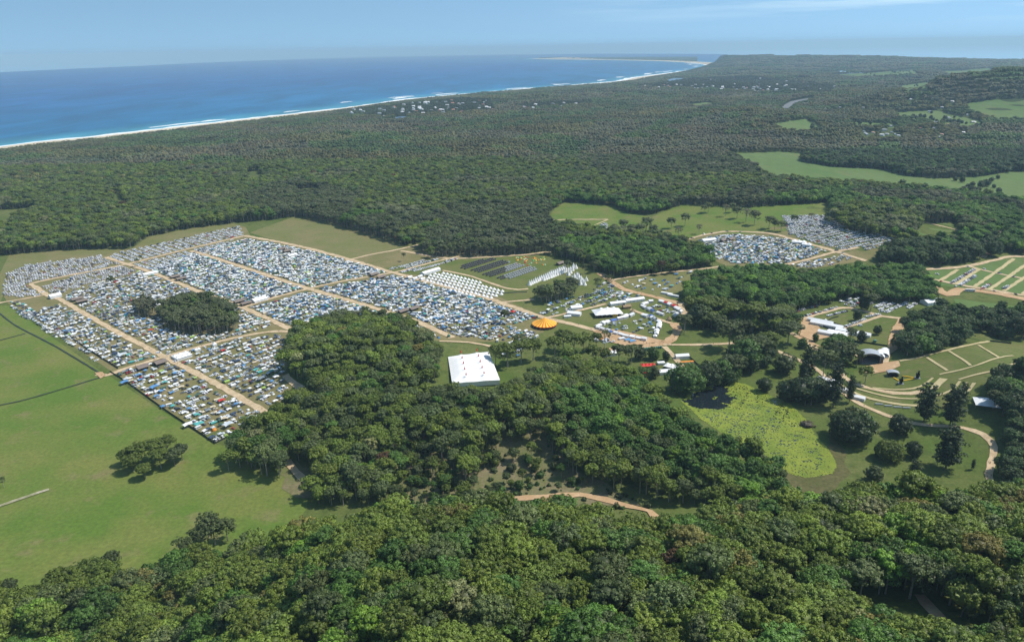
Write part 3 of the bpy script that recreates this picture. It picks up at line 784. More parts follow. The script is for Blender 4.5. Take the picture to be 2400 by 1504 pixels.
def pine_crown(seed, ht=36.0, r=6.0):
    """hoop pine: whorls of upswept branches ending in dark tufts, open near the tip"""
    rg = np.random.default_rng(seed); c = Crown()
    nw = 14
    for k in range(nw):
        f = k / (nw - 1); z = ht * (.16 + .80 * f)
        rr_ = r * (math.sin(math.pi * (.30 + .66 * (1 - f)) ) * .55 + .62 * (1 - f) + .10)
        nb = 7 if f < .7 else 5
        for j in range(nb):
            a = 6.28 * (j + rg.uniform(-.3, .3)) / nb + k * .7; L_ = rr_ * rg.choice([rg.uniform(.45, .75), rg.uniform(.8, 1.3)])
            d = np.array([math.cos(a), math.sin(a), 0])
            for q_ in (.45, .75, 1.0):
                if q_ < .6 and f > .85: continue
                t = rg.uniform(.75, 1.15)
                c.puff(d * L_ * q_ + np.array([0, 0, z + L_ * q_ * .18]), max(.45, .19 * L_ * (.7 + .5 * q_) + .25), np.array([d[0] * .5, d[1] * .5, .8]), rg, 34, .55, (t, t, t))
    return c.raw(), []

def limbs(tips, ht, r0=.45, col=(1, 1, 1), lean=0.0, fork=.42):
    g = G()
    n_ = 6
    z1 = ht * fork
    g.post(0, 0, -2.5, z1, r0, col, 0, 6, r0 * .72)
    for t in tips[:7]:
        a = Vector((0, 0, z1 * .92)); e = Vector(tuple(t)); md = a.lerp(e, .55) + Vector((0, 0, (e.z - a.z) * .12))
        for p, q_, ra, rb in ((a, md, r0 * .5, r0 * .34), (md, e, r0 * .34, r0 * .12)):
            d = (q_ - p); u = d.cross(Vector((0.3, .2, 1))).normalized(); w = d.cross(u).normalized()
            ring = [(math.cos(x), math.sin(x)) for x in (0, 2.1, 4.2)]
            for i in range(3):
                c0, c1 = ring[i], ring[(i + 1) % 3]
                g.face([p + (u * c0[0] + w * c0[1]) * ra, p + (u * c1[0] + w * c1[1]) * ra, q_ + (u * c1[0] + w * c1[1]) * rb, q_ + (u * c0[0] + w * c0[1]) * rb], col)
    return g
def pole_trunk(ht, r0=.4):
    g = G(); g.post(0, 0, -2.5, ht, r0, (1, 1, 1), 0, 6, r0 * .25); return g

# kind -> list of (crown raw, trunk G, trunk material)
PROTO = {}
def proto(kind, raw, trunk, bark): PROTO.setdefault(kind, []).append((raw, trunk, bark))
for sd_ in range(5):
    rw, tp = gum_crown(20 + sd_, r=7.0 + .5 * (sd_ % 3), ht=20 + 1.5 * (sd_ % 2), nb=9 + sd_ % 4)
    proto('gum', rw, limbs(tp, 20, .42), PALEBARK)
for sd_ in range(2):
    rw, tp = gum_crown(40 + sd_, r=6.6, ht=21, nb=11, leafy=.62, flat=.8, core=False)
    proto('sparse', rw, limbs(tp, 21, .45), PALEBARK)
for sd_ in range(4):
    rw, tp = round_crown(60 + sd_, r=5.4 + .5 * (sd_ % 2), ht=15 + 1.5 * (sd_ % 3), flat=.8 + .08 * (sd_ % 3))
    proto('round', rw, pole_trunk(10, .4), BARK)
for sd_ in range(3):
    rw, tp = round_crown(160 + sd_, r=5.8, ht=14, flat=1.12, npf=90, low=-.85)
    proto('bushy', rw, pole_trunk(6, .45), BARK)
for sd_ in range(2):
    rw, tp = round_crown(80 + sd_, r=9.0, ht=16, flat=.86, npf=130, size=.6, low=-.7)
    proto('fig', rw, pole_trunk(9, .8), BARK)
for sd_ in range(3):
    rw, tp = gum_crown(100 + sd_, r=3.7, ht=17, nb=6, flat=1.15, leafy=.9, size=.42)
    proto('paper', rw, limbs(tp, 17, .26, fork=.6), PALEBARK)
for sd_ in range(3):
    rw, tp = pine_crown(120 + sd_)
    proto('pine', rw, pole_trunk(35, .5), BARK)
for sd_ in range(2):
    rw, tp = round_crown(140 + sd_, r=2.0, ht=2.6, flat=.8, npf=16, size=.34, nl=16)
    proto('shrub', rw, pole_trunk(1.2, .1), BARK)

OLIVE, GREYG, RAIN, BRIGHT, DARKG, PAPER, BROWN = (0.106, 0.140, 0.025), (0.084, 0.108, 0.038), (0.066, 0.122, 0.024), (0.115, 0.195, 0.026), (0.042, 0.066, 0.022), (0.084, 0.098, 0.046), (0.140, 0.126, 0.036)
PALETTE = {1: [(OLIVE, .50), (GREYG, .24), (RAIN, .16), (BRIGHT, .02), (BROWN, .08)],
           2: [(RAIN, .62), (BRIGHT, .10), (GREYG, .12), (OLIVE, .16)],
           3: [(PAPER, .62), (GREYG, .20), (RAIN, .10), (BROWN, .08)],
           4: [(DARKG, .70), (RAIN, .20), (GREYG, .10)],
           5: [(OLIVE, .54), (GREYG, .08), (BROWN, .03), (RAIN, .15), (BRIGHT, .20)]}
KINDS_OF = {6: [('round', .6), ('gum', .4)], 1: [('gum', .62), ('sparse', .08), ('round', .30)], 2: [('round', .85), ('gum', .15)], 3: [('paper', .88), ('gum', .12)], 4: [('round', .55), ('fig', .15), ('gum', .30)], 5: [('gum', .62), ('round', .31), ('sparse', .07)]}
SPACING = {1: 7.6, 2: 6.4, 3: 5.2, 4: 7.6, 5: 7.0}
SCALE = {1: (.58, 1.12), 2: (.65, 1.08), 3: (.8, 1.15), 4: (.7, 1.2), 5: (.45, 1.36)}

# regions on the ground (in photo coordinates of the ground itself): later ones win; 0 is open ground
SITE = [(-700, 1520), (-700, 730), (-300, 640), (20, 597), (150, 586), (310, 583), (345, 557), (450, 535), (545, 524), (650, 514), (700, 508), (720, 513), (790, 528), (850, 545), (900, 562), (950, 576), (985, 572), (1000, 606), (1080, 606), (1270, 596), (1300, 600), (1380, 625), (1430, 655), (1560, 645), (1680, 625), (1655, 600), (1590, 572), (1500, 560), (1500, 520), (1600, 480), (1740, 487), (1940, 476), (1955, 515), (2010, 545), (2125, 563), (2085, 585), (2062, 610), (2080, 628), (2150, 632), (2300, 612), (2330, 585), (2400, 598), (2900, 600), (2900, 1520)]
REGIONS = [
    ([(-3000, 560), (-3000, 420), (500, 395), (1300, 380), (1700, 420), (1700, 480), (1450, 470), (1290, 460), (1000, 520), (800, 500), (640, 480), (400, 500), (200, 540)], 1),
    ([(560, 470), (700, 430), (860, 470), (800, 530), (620, 510)], 3),
    ([(1350, 330), (1750, 330), (1780, 420), (1400, 425)], 3), ([(1050, 500), (1290, 480), (1290, 600), (1000, 600)], 3),
    ([(1880, 362), (2430, 362), (2430, 402), (2300, 412), (2125, 412), (1950, 390), (1876, 376)], 4),
    (SITE, 0),
    ([(1284, 512), (1300, 490), (1325, 474), (1380, 478), (1440, 482), (1470, 500), (1530, 504), (1600, 480), (1600, 570), (1480, 556), (1425, 554), (1350, 542), (1290, 538)], 0),
    ([(1695, 360), (1840, 356), (1885, 361), (1876, 378), (1950, 391), (2060, 396), (2125, 413), (2200, 419), (2300, 414), (2370, 402), (2450, 402), (2450, 488), (2300, 466), (2150, 448), (2000, 440), (1900, 432), (1800, 425), (1765, 394)], 0),
    ([(2145, 526), (2245, 522), (2245, 575), (2145, 572)], 0),
    # small glades in the woods behind
    ([(575, 405), (612, 398), (622, 428), (585, 432)], 0), ([(690, 445), (745, 440), (750, 458), (700, 460)], 0), ([(262, 458), (282, 452), (300, 490), (270, 490)], 0), ([(-20, 495), (85, 486), (95, 500), (30, 520), (-20, 520)], 0), ([(-60, 520), (30, 518), (28, 545), (-60, 548)], 0),
    # woods inside the site
    ([(372, 748), (392, 722), (455, 712), (530, 724), (562, 758), (556, 778), (505, 786), (440, 784), (395, 772)], 3),
    ([(314, 738), (330, 722), (366, 722), (370, 738), (345, 748)], 3),
    ([(668, 890), (668, 840), (690, 790), (740, 775), (800, 755), (900, 755), (960, 775), (1018, 810), (1030, 850), (1026, 905), (900, 935), (740, 930), (690, 905)], 1),
    ([(530, 1110), (560, 1050), (605, 1005), (670, 965), (720, 940), (900, 940), (1040, 942), (1190, 945), (1250, 905), (1330, 865), (1440, 882), (1510, 918), (1578, 988), (1612, 1022), (1670, 1052), (1752, 1085), (1825, 1120), (1832, 1160), (1760, 1190), (1690, 1185), (1600, 1190), (1500, 1160), (1420, 1145), (1330, 1090), (1296, 1045), (1180, 1035), (1150, 1055), (1120, 1100), (1090, 1150), (1050, 1100), (990, 1030), (960, 1040), (930, 1080), (905, 1120), (860, 1170), (760, 1200), (720, 1150), (690, 1100), (640, 1130), (590, 1100)], 1),
    ([(1310, 1030), (1400, 1040), (1500, 1130), (1490, 1152), (1420, 1140), (1350, 1125), (1320, 1090)], 1),
    ([(830, 1120), (930, 1090), (950, 1130), (900, 1180), (820, 1190)], 1),
    ([(1290, 945), (1495, 935), (1608, 1025), (1825, 1120), (1832, 1160), (1760, 1190), (1560, 1130), (1400, 1060)], 2),
    ([(990, 558), (1020, 548), (1130, 540), (1290, 560), (1420, 570), (1600, 590), (1672, 612), (1672, 628), (1560, 640), (1440, 652), (1410, 640), (1370, 615), (1290, 596), (1100, 602), (1000, 602)], 3),
    ([(1290, 575), (1420, 570), (1600, 590), (1672, 612), (1672, 628), (1560, 640), (1440, 652), (1410, 640), (1370, 615)], 2),
    ([(1602, 690), (1640, 660), (1760, 640), (1900, 650), (2080, 640), (2160, 650), (2195, 690), (2195, 710), (2100, 712), (2010, 700), (1960, 708), (1850, 735), (1800, 728), (1720, 712), (1640, 722), (1606, 710)], 2),
    ([(1940, 520), (1960, 500), (2040, 490), (2130, 500), (2160, 530), (2140, 556), (2060, 558), (1990, 545)], 1),
    ([(2060, 618), (2070, 588), (2130, 575), (2240, 590), (2300, 575), (2330, 555), (2340, 590), (2310, 612), (2200, 625), (2100, 630)], 4),
    ([(2110, 828), (2108, 790), (2125, 765), (2180, 742), (2240, 738), (2275, 755), (2265, 800), (2200, 822), (2140, 842)], 4),
    ([(2275, 745), (2420, 742), (2420, 800), (2370, 795), (2330, 790), (2295, 775)], 4),
    ([(2325, 895), (2420, 870), (2480, 1000), (2480, 1240), (2360, 1215), (2345, 1110), (2370, 1060), (2350, 980), (2310, 930)], 4),
    ([(1606, 742), (1650, 722), (1760, 742), (1850, 745), (1868, 770), (1845, 792), (1780, 785), (1700, 778), (1640, 772)], 1),
    ([(1690, 862), (1735, 838), (1800, 828), (1815, 845), (1785, 870), (1720, 895), (1680, 902)], 4),
    ([(1930, 855), (1945, 830), (1985, 825), (2005, 845), (1975, 862)], 4),
    ([(1865, 948), (1885, 925), (1925, 925), (1935, 945), (1900, 955)], 4),
    ([(1250, 707), (1262, 693), (1300, 688), (1345, 680), (1350, 695), (1310, 705), (1280, 712)], 3),
]
GAPS = [[(1985, 1412), (2090, 1398), (2200, 1420), (2330, 1500), (2380, 1545), (2080, 1545)], [(1742, 1368), (1872, 1386), (1862, 1445), (1760, 1438)]]
FRONT = [(-700, 372), (-310, 372), (-255, 386), (-200, 392), (-120, 396), (-70, 390), (0, 376), (40, 366), (75, 360), (120, 364), (160, 396), (230, 392), (330, 405), (560, 420), (700, 100), (-700, 100)]
ISL = [(a_, b_) for a_, b_ in REGIONS] + [(p_, 0) for p_ in FARF] + [(p_, 6) for p_, _ in TOWNS if p_[0][0] != 1980]
def region(x, y, z=None):
    x, y = np.asarray(x, float), np.asarray(y, float)
    px, py = proj(x, y, h(x, y, False))
    r = np.where(wob(x, y, 700) + .5 * wob(x, y, 260) > .25, 2, np.where(wob(x + 4000, y, 900) > .1, 3, 1))
    for poly, code in ISL: r = np.where(inpoly(px, py, poly), code, r)
    r = np.where(inpoly(x, y, FRONT), 5, r)
    for poly in GAPS: r = np.where(inpoly(px, py, poly) & (y < 440), 0, r)
    r = np.where(inpoly(x, y, LAND) & (segdist(x, y, COAST) > 45 + .003 * np.hypot(x, y)), r, 0)
    return r

def pick(rg, opts):
    u = rg.random(); s = 0
    for k, p in opts:
        s += p
        if u < s: return k
    return opts[-1][0]
VIDX, VARS = {}, []
for kd in PROTO:
    VIDX[kd] = []
    for i in range(len(PROTO[kd])): VIDX[kd].append(len(VARS)); VARS.append((kd, i))

TREES = []   # x, y, z, variant, rot, sxy, sz, tint
def add_tree(x, y, kd, sxy, sz, tint, rg, z=None):
    var = int(rg.choice(VIDX[kd]))
    tv = np.array(tint) * rg.uniform(.74, 1.28) * np.array([rg.uniform(.93, 1.04), 1, rg.uniform(.9, 1.1)])
    TREES.append((x, y, float(h(x, y, False)) if z is None else z, var, rg.uniform(0, 6.28), sxy, sz, tuple(tv)))
tr = np.random.default_rng(11)
def scatter(step, codes, ymin, ymax):
    xs = np.arange(-1700, 1750, step); ys = np.arange(ymin, ymax, step)
    X, Y = np.meshgrid(xs, ys); X = X + (np.arange(len(ys)) % 2)[:, None] * step * .5
    X = (X + tr.uniform(-.42, .42, X.shape) * step).ravel(); Y = (Y + tr.uniform(-.42, .42, Y.shape) * step).ravel()
    px, py = proj(X, Y, 0 * X)
    k = (px > -260) & (px < 2660) & (py < 3200)
    X, Y = X[k], Y[k]
    rg_ = region(X, Y)
    Z = h(X, Y, False)
    road_ok = np.ones(len(X), bool)
    for pts, w in ROADS:
        road_ok &= segdist(X, Y, pts) > w * .5 + 2.2
    for x, y, z, c, ok in zip(X, Y, Z, rg_, road_ok):
        if c not in codes or not ok: continue
        kd = pick(tr, KINDS_OF[c]); a, b_ = SCALE[c]
        s = tr.uniform(a, b_) * (1 + .12 * wob(x, y, 60))
        # tones gather in groves, as kinds of trees do
        pal = PALETTE[c]; u = (.5 + .5 * wob(x + 300 * c, y, 75)) * .6 + tr.random() * .4
        acc = 0; tint = pal[-1][0]
        for t_, p_ in pal:
            acc += p_
            if u < acc: tint = t_; break
        if c in (1, 3) and y > 1250 and wob(x + 31, y, 70) > .95: continue
        if c in (1, 3) and wob(x + 700, y + 90, 330) > .55: tint = tuple(.5 * a_ + .5 * b2 for a_, b2 in zip(tint, (0.15, 0.145, 0.095)))
        lum = (1.42 if c < 5 else 1.32) + .20 * wob(x + 50, y, 190) + .10 * wob(x, y + 900, 480)
        tint = tuple(q_ * lum for q_ in tint)
        ra_ = tr.random()
        if c in (1, 5) and ra_ < .009: tint = (0.23, 0.24, 0.10)
        elif c in (1, 5) and ra_ < .012: tint = (0.13, 0.075, 0.035)
        elif kd == 'round' and c in (1, 5) and tint[0] > tint[1] * .85: tint = RAIN if tr.random() < .7 else BRIGHT
        add_tree(x, y, kd, s, (s * .55 + .42) * tr.uniform(.82, 1.2), tint, tr, z)
for c in (1, 2, 3, 4): scatter(SPACING[c], (c,), 440, 2250)
scatter(SPACING[5], (5,), 150, 440)
# under-storey shrubs on the open slope and at the wood edges
for _ in range(900):
    px, py = tr.uniform(900, 1520), tr.uniform(1010, 1190)
    q_ = P(px, py, 9)
    if region(q_[0:1], q_[1:2])[0] == 0 and tr.random() < .3 + .4 * (wob(q_[0], q_[1], 30) > .2):
        if all(segdist(q_[0], q_[1], pts) > w * .5 + 1.5 for pts, w in ROADS): add_tree(q_[0], q_[1], 'shrub', *(2 * [tr.uniform(.35, 1.1) * (2.1 if tr.random() < .16 else 1)]), RAIN if tr.random() < .6 else GREYG, tr)

for _ in range(150):
    px, py = tr.uniform(915, 1165) if tr.random() < .72 else tr.uniform(1165, 1500), tr.uniform(1045, 1180)
    q_ = hit(px, py)
    if region(q_[0:1], q_[1:2])[0] == 0 and all(segdist(q_[0], q_[1], pts) > w * .5 + 2 for pts, w in ROADS):
        s_ = tr.uniform(.28, .75); add_tree(q_[0], q_[1], pick(tr, [('round', .35), ('gum', .45), ('bushy', .2)]), s_, s_ * 1.05, pick(tr, [(RAIN, .3), (GREYG, .4), (OLIVE, .3)]), tr)
# ---- single trees the photo shows one by one: base pixel, kind, height, width factor, tint, label
SINGLE = []
def one(px, py, kd, ht, wf, tint, label): SINGLE.append((px, py, kd, ht, wf, tint, label))
for px, py, ht, wf, t_ in ((312, 1104, 15, 1.15, OLIVE), (342, 1120, 13, 1.2, OLIVE), (378, 1098, 17, 1.15, OLIVE), (410, 1092, 16, 1.1, GREYG), (428, 1078, 15, 1.0, GREYG), (330, 1082, 17, 1.2, OLIVE), (360, 1080, 19, 1.2, OLIVE), (298, 1088, 13, 1.0, OLIVE), (395, 1070, 19, 1.1, OLIVE)):
    one(px, py, 'gum' if ht > 16 else 'round', ht * 1.05, wf * (1.28 if ht > 16 else 1.15), t_, 'olive gum tree in the lone clump on the green pasture')
for px, py, ht, wf, kd in ((505, 1276, 23, 1.25, 'gum'), (478, 1286, 18, 1.2, 'gum'), (534, 1266, 18, 1.1, 'gum'), (490, 1260, 20, 1.2, 'sparse'), (432, 1318, 20, .9, 'sparse'), (445, 1312, 17, .9, 'gum'), (272, 1345, 17, .9, 'gum')):
    one(px, py, kd, ht, wf, GREYG, 'grey green gum tree at the pasture edge')
one(10, 1142, 'sparse', 10, .9, GREYG, 'small sparse tree alone on the pasture by the pale track')
L_ = 'tree on the lawns beyond the lily pond'
for px, py, kd, ht, wf, t_ in ((1604, 778, 'gum', 20, 1.1, GREYG), (1632, 765, 'round', 24, .9, DARKG), (1650, 752, 'gum', 28, 1.0, OLIVE), (1620, 745, 'gum', 26, 1.0, OLIVE), (1685, 750, 'gum', 27, 1.1, OLIVE), (1680, 782, 'gum', 22, 1.0, GREYG), (1708, 818, 'gum', 32, .95, GREYG), (1722, 770, 'gum', 30, 1.1, OLIVE), (1760, 776, 'gum', 30, 1.1, OLIVE), (1800, 776, 'gum', 26, 1.0, GREYG), (1828, 760, 'gum', 24, 1.0, OLIVE), (1742, 788, 'gum', 20, .9, GREYG), (1846, 806, 'gum', 25, 1.15, GREYG), (1880, 815, 'round', 10, 1.0, RAIN),
                            (1745, 864, 'round', 28, 1.1, RAIN), (1775, 852, 'gum', 28, 1.0, GREYG), (1800, 835, 'gum', 24, 1.0, OLIVE), (1737, 845, 'gum', 26, 1.0, GREYG), (1838, 874, 'round', 19, 1.1, GREYG), (1715, 885, 'gum', 24, 1.1, GREYG), (1692, 895, 'round', 20, 1.1, RAIN), (1715, 892, 'round', 16, 1.0, RAIN), (1656, 905, 'fig', 22, .85, DARKG), (1606, 918, 'fig', 24, 1.0, RAIN), (1790, 917, 'round', 13, .95, DARKG), (1838, 940, 'round', 17, .9, DARKG), (1870, 942, 'round', 22, 1.0, DARKG), (1905, 940, 'fig', 20, .9, DARKG), (1928, 888, 'gum', 28, .8, GREYG),
                            (2027, 898, 'gum', 17, 1.0, OLIVE), (1960, 850, 'round', 22, 1.1, GREYG), (1945, 838, 'round', 20, 1.0, RAIN), (1985, 852, 'gum', 22, 1.0, GREYG), (1965, 830, 'fig', 20, .9, RAIN), (2008, 855, 'gum', 16, .8, GREYG), (2008, 752, 'round', 13, .7, DARKG), (2040, 728, 'gum', 20, 1.0, GREYG), (2022, 726, 'round', 16, .8, DARKG), (2055, 784, 'round', 10, .8, DARKG), (2018, 802, 'round', 12, .8, DARKG), (1992, 800, 'gum', 16, .9, GREYG), (1910, 800, 'round', 9, .7, RAIN),
                            (1992, 1032, 'fig', 24, 1.0, DARKG), (1975, 1026, 'round', 20, 1.0, DARKG), (2012, 1030, 'round', 22, 1.0, RAIN), (2106, 1018, 'round', 16, 1.1, DARKG), (2082, 1078, 'fig', 15, .9, OLIVE), (2065, 1070, 'round', 11, 1.0, DARKG), (2138, 1071, 'round', 13, .85, DARKG), (2046, 1129, 'round', 12, 1.05, GREYG), (2116, 1150, 'round', 9, .8, RAIN), (2190, 1180, 'round', 12, .9, RAIN), (2327, 962, 'gum', 17, .8, GREYG), (1891, 998, 'shrub', 4.5, 1.9, (0.12, .10, .07)),
                            (1480, 850, 'gum', 18, 1.0, GREYG), (1450, 852, 'gum', 19, .9, GREYG), (1500, 842, 'round', 14, .9, DARKG), (1530, 842, 'round', 13, .9, RAIN), (1560, 845, 'round', 10, .7, DARKG), (1530, 885, 'round', 12, 1.0, GREYG), (1510, 895, 'gum', 14, 1.0, RAIN)):
    if kd == 'shrub': one(px, py, kd, ht, wf, t_, 'grey brown bush at the edge of the lily pond'); continue
    one(px, py, 'bushy' if kd == 'round' else kd, ht * 1.12, wf * {'gum': 1.25, 'shrub': 1}.get(kd, 1.15), t_, ('dark round ' if t_ == DARKG else 'bright green leafy ' if t_ == RAIN else 'olive spreading gum ' if t_ == OLIVE else 'grey green spreading ') + L_)
for px, py, ht, wf in ((1890, 892, 36, .95), (1952, 955, 42, .95), (1990, 943, 26, .75), (1978, 1018, 24, .7), (2165, 988, 34, 1.25), (2226, 998, 36, 1.25), (2216, 1098, 36, 1.35), (2331, 1212, 18, .8), (2138, 1140, 22, .9), (2270, 1205, 20, .8), (2279, 1100, 9, .8), (1880, 900, 24, 1.0), (2250, 960, 25, .9)):
    one(px, py, 'pine', ht * 1.08, wf * 1.1, (0.034, 0.056, 0.020), 'tall dark hoop pine with tiered branches near the dirt track')
for px, py, kd, ht, wf in ((1190, 860, 'gum', 28, 1.2), (1222, 850, 'gum', 26, 1.2), (1250, 845, 'gum', 25, 1.1), (1162, 855, 'gum', 24, 1.0), (1215, 830, 'sparse', 24, 1.2), (1320, 822, 'gum', 26, 1.2), (1345, 832, 'gum', 27, 1.2), (1368, 824, 'gum', 24, 1.1), (1300, 838, 'gum', 24, 1.1), (1397, 820, 'gum', 20, 1.0), (1417, 815, 'sparse', 22, .9), (1390, 850, 'gum', 22, 1.1), (1420, 855, 'gum', 20, 1.0)):
    one(px, py, kd, ht, wf, GREYG if kd == 'sparse' else OLIVE, 'olive gum tree between circus tent and big top')
one(1184, 758, 'gum', 19, .8, GREYG, 'lone gum tree standing among the tents by the main road')
for px, py in ((1400, 692), (1427, 684)): one(px, py, 'sparse', 26, .75, GREYG, 'tall sparse grey gum tree in the crew camp')
for px, py, ht in ((1330, 640, 20), (1370, 642, 16), (1392, 640, 18), (1383, 622, 17)): one(px, py, 'gum', ht, .8, GREYG, 'gum tree beside the cluster of white tepees')
for px, py in ((258, 672), (267, 672), (262, 667), (323, 625), (1330 - 383, 612)): one(px, py, 'paper', 15, 1.2, GREYG, 'small grey tree growing among the tents and cars')
for px, py, kd, ht in ((1589, 558, 'sparse', 20), (1573, 535, 'gum', 22), (1605, 530, 'gum', 24), (1638, 548, 'sparse', 18), (1660, 498, 'gum', 22), (1700, 507, 'sparse', 24), (1727, 512, 'gum', 24), (1748, 520, 'sparse', 26), (1768, 526, 'gum', 28), (1802, 535, 'gum', 24), (1815, 540, 'round', 18), (1830, 542, 'gum', 20), (1860, 525, 'gum', 18), (1900, 522, 'sparse', 18), (1940, 530, 'gum', 18), (1650, 500, 'gum', 18), (1715, 498, 'gum', 20), (1480, 555, 'gum', 24), (1460, 545, 'gum', 24), (1500, 558, 'gum', 26), (1530, 556, 'gum', 24), (1440, 552, 'gum', 22), (1515, 545, 'gum', 28), (1545, 562, 'gum', 18)):
    one(px, py, kd, ht, 1.05, (0.15, 0.145, 0.09) if kd == 'sparse' else (0.125, 0.15, 0.062), 'grey green gum tree on the pasture behind far camp' if kd != 'sparse' else 'thin bare looking gum tree on the pasture behind far camp')

# ---- build: the trees that show largest one by one, the rest as one mass
CROWN_ME, TRUNK_ME = [], []
for kd, i in VARS:
    raw, tk, bark = PROTO[kd][i]
    CROWN_ME.append(crown_mesh(kd + '_crown', raw)); TRUNK_ME.append(tk.mesh(kd + '_trunk', [bark]))
TNAME = {'gum': 'gum_tree', 'sparse': 'gum_tree', 'round': 'broadleaf_tree', 'fig': 'broadleaf_tree', 'bushy': 'broadleaf_tree', 'paper': 'paperbark_tree', 'pine': 'hoop_pine', 'shrub': 'shrub'}
TCAT = {'gum_tree': 'tree', 'broadleaf_tree': 'tree', 'paperbark_tree': 'tree', 'hoop_pine': 'pine tree', 'shrub': 'shrub'}
def tree_obj(x, y, z, var, rot, sxy, sz, tint, label, group):
    kd, i = VARS[var]
    e = empty(TNAME[kd], (x, y, z), rot)
    tag(e, label, TCAT[TNAME[kd]], group)
    e.scale = (sxy, sxy, sz)
    t = link(bpy.data.objects.new('trunk', TRUNK_ME[var]), e)
    c = link(bpy.data.objects.new('crown', CROWN_ME[var]), e)
    c['tint'] = [float(q) for q in tint]
    return e
HT = {'gum': 21, 'sparse': 21.5, 'round': 16.5, 'fig': 16.5, 'bushy': 14.3, 'paper': 18, 'pine': 36, 'shrub': 2.8}
for px, py, kd, ht, wf, tint, lab in SINGLE:
    x, y, z = hit(px, py)
    sz = ht / HT[kd]; var = int(tr.choice(VIDX[kd]))
    sxy = sz * wf
    tv = np.array(tint) * tr.uniform(.9, 1.12)
    tree_obj(x, y, z - .2, var, tr.uniform(0, 6.28), sxy, sz, tv, placed(lab, x, y, z + ht * .6), lab.split(' tree ')[0] + ' trees' if ' tree ' in lab else 'hoop pines')
print('single trees', len(SINGLE), 'scattered', len(TREES))
TR = TREES
X = np.array([t[0] for t in TR]); Y = np.array([t[1] for t in TR]); Z = np.array([t[2] for t in TR])
px, py = proj(X, Y, Z + 12)
dd = np.sqrt(X * X + Y * Y + (HC - Z) ** 2)
# hidden behind the crest of the front hill?
vis = np.ones(len(X), bool)
for f_ in np.linspace(.35, .97, 24):
    zz = HC + (Z + 22 - HC) * f_
    vis &= h(X * f_, Y * f_, False) + 16 * (region(X * f_, Y * f_) > 0) < zz + 4
inside = (px > -20) & (px < 2420) & (py < 1540) & (py > 0)
big = np.array([{'gum': 1, 'sparse': .9, 'round': .8, 'fig': 1, 'bushy': .8, 'paper': .5, 'pine': 1, 'shrub': .05}[VARS[t[3]][0]] * t[5] for t in TR]) / dd
big = np.where(inside & vis, big, 0)
order = np.argsort(-big)
LIM = {'gum_tree': 300 - sum(1 for s in SINGLE if s[2] in ('gum', 'sparse')), 'broadleaf_tree': 300 - sum(1 for s in SINGLE if s[2] in ('round', 'fig', 'bushy')), 'paperbark_tree': 0, 'hoop_pine': 0, 'shrub': 0}
single = np.zeros(len(X), bool)
for i in order:
    if big[i] <= 0: break
    nm = TNAME[VARS[TR[i][3]][0]]
    if LIM[nm] > 0: LIM[nm] -= 1; single[i] = True
TONES = [(OLIVE, 'olive'), (GREYG, 'grey green'), (RAIN, 'mid green'), (BRIGHT, 'bright green'), (DARKG, 'dark green'), (PAPER, 'grey green'), (BROWN, 'brownish olive'), ((.23, .24, .10), 'pale flowering'), ((.13, .075, .035), 'reddish brown')]
def tone(t): return min(TONES, key=lambda q_: sum((math.log(a / b_)) ** 2 for a, b_ in zip(t, q_[0])))[1]
for i in np.where(single)[0]:
    t = TR[i]; kd = VARS[t[3]][0]
    where = ' of the front wood' if t[1] < 440 else ' of the middle wood'
    big_ = 'large' if t[5] > 1.05 else 'small' if t[5] < .85 else 'medium'
    look = f"{big_} {tone(t[7])} {'gum tree' if TNAME[kd] == 'gum_tree' else 'leafy tree'}"
    tree_obj(*t, placed(look, t[0], t[1], t[2] + 14 * t[6], where), ('gum trees' if TNAME[kd] == 'gum_tree' else 'broadleaf trees') + where)

# ---- far patches of canopy
def patch_mesh(seed, size=60.0, step=7.6, paper=False):
    rg = np.random.default_rng(seed); c = Crown()
    k = int(size / step)
    for i in range(k):
        for j in range(k):
            x = (i + .5 + rg.uniform(-.38, .38)) * size / k - size / 2; y = (j + .5 + rg.uniform(-.38, .38)) * size / k - size / 2
            r = step * rg.uniform(.42, .72); ht = rg.uniform(11, 19); t = rg.uniform(.62, 1.3); hue = rg.uniform(-.14, .14)
            col = np.array([t * (1 + hue), t, t * (1 - hue)])
            cz = np.array([x, y, ht - r * .8])
            c.core(cz, (r * .85, r * .85, r * .75), rg, col * .6)  # crown interior: shade put into the darker core colour
            for q_ in range(9):
                d = rg.normal(size=3); d[2] = abs(d[2]) * .9 - .1; d /= np.linalg.norm(d)
                c.puff(cz + d * r * .8, r * .36, d * .6 + np.array([0, 0, .5]), rg, 11, .95, col * rg.uniform(.85, 1.15))
    return c.raw()
NV = len(VARS)
PATCH = [crown_mesh('canopy_patch', patch_mesh(200 + i)) for i in range(3)]
PT = []   # x,y,z,var,rot,sx,sz,tint
r_ = 2250.0
FARTINT = {1: (0.158, 0.160, 0.055), 2: (0.104, 0.155, 0.042), 3: (0.165, 0.162, 0.082), 4: (0.052, 0.075, 0.028), 5: OLIVE, 6: (0.07, 0.09, 0.034)}
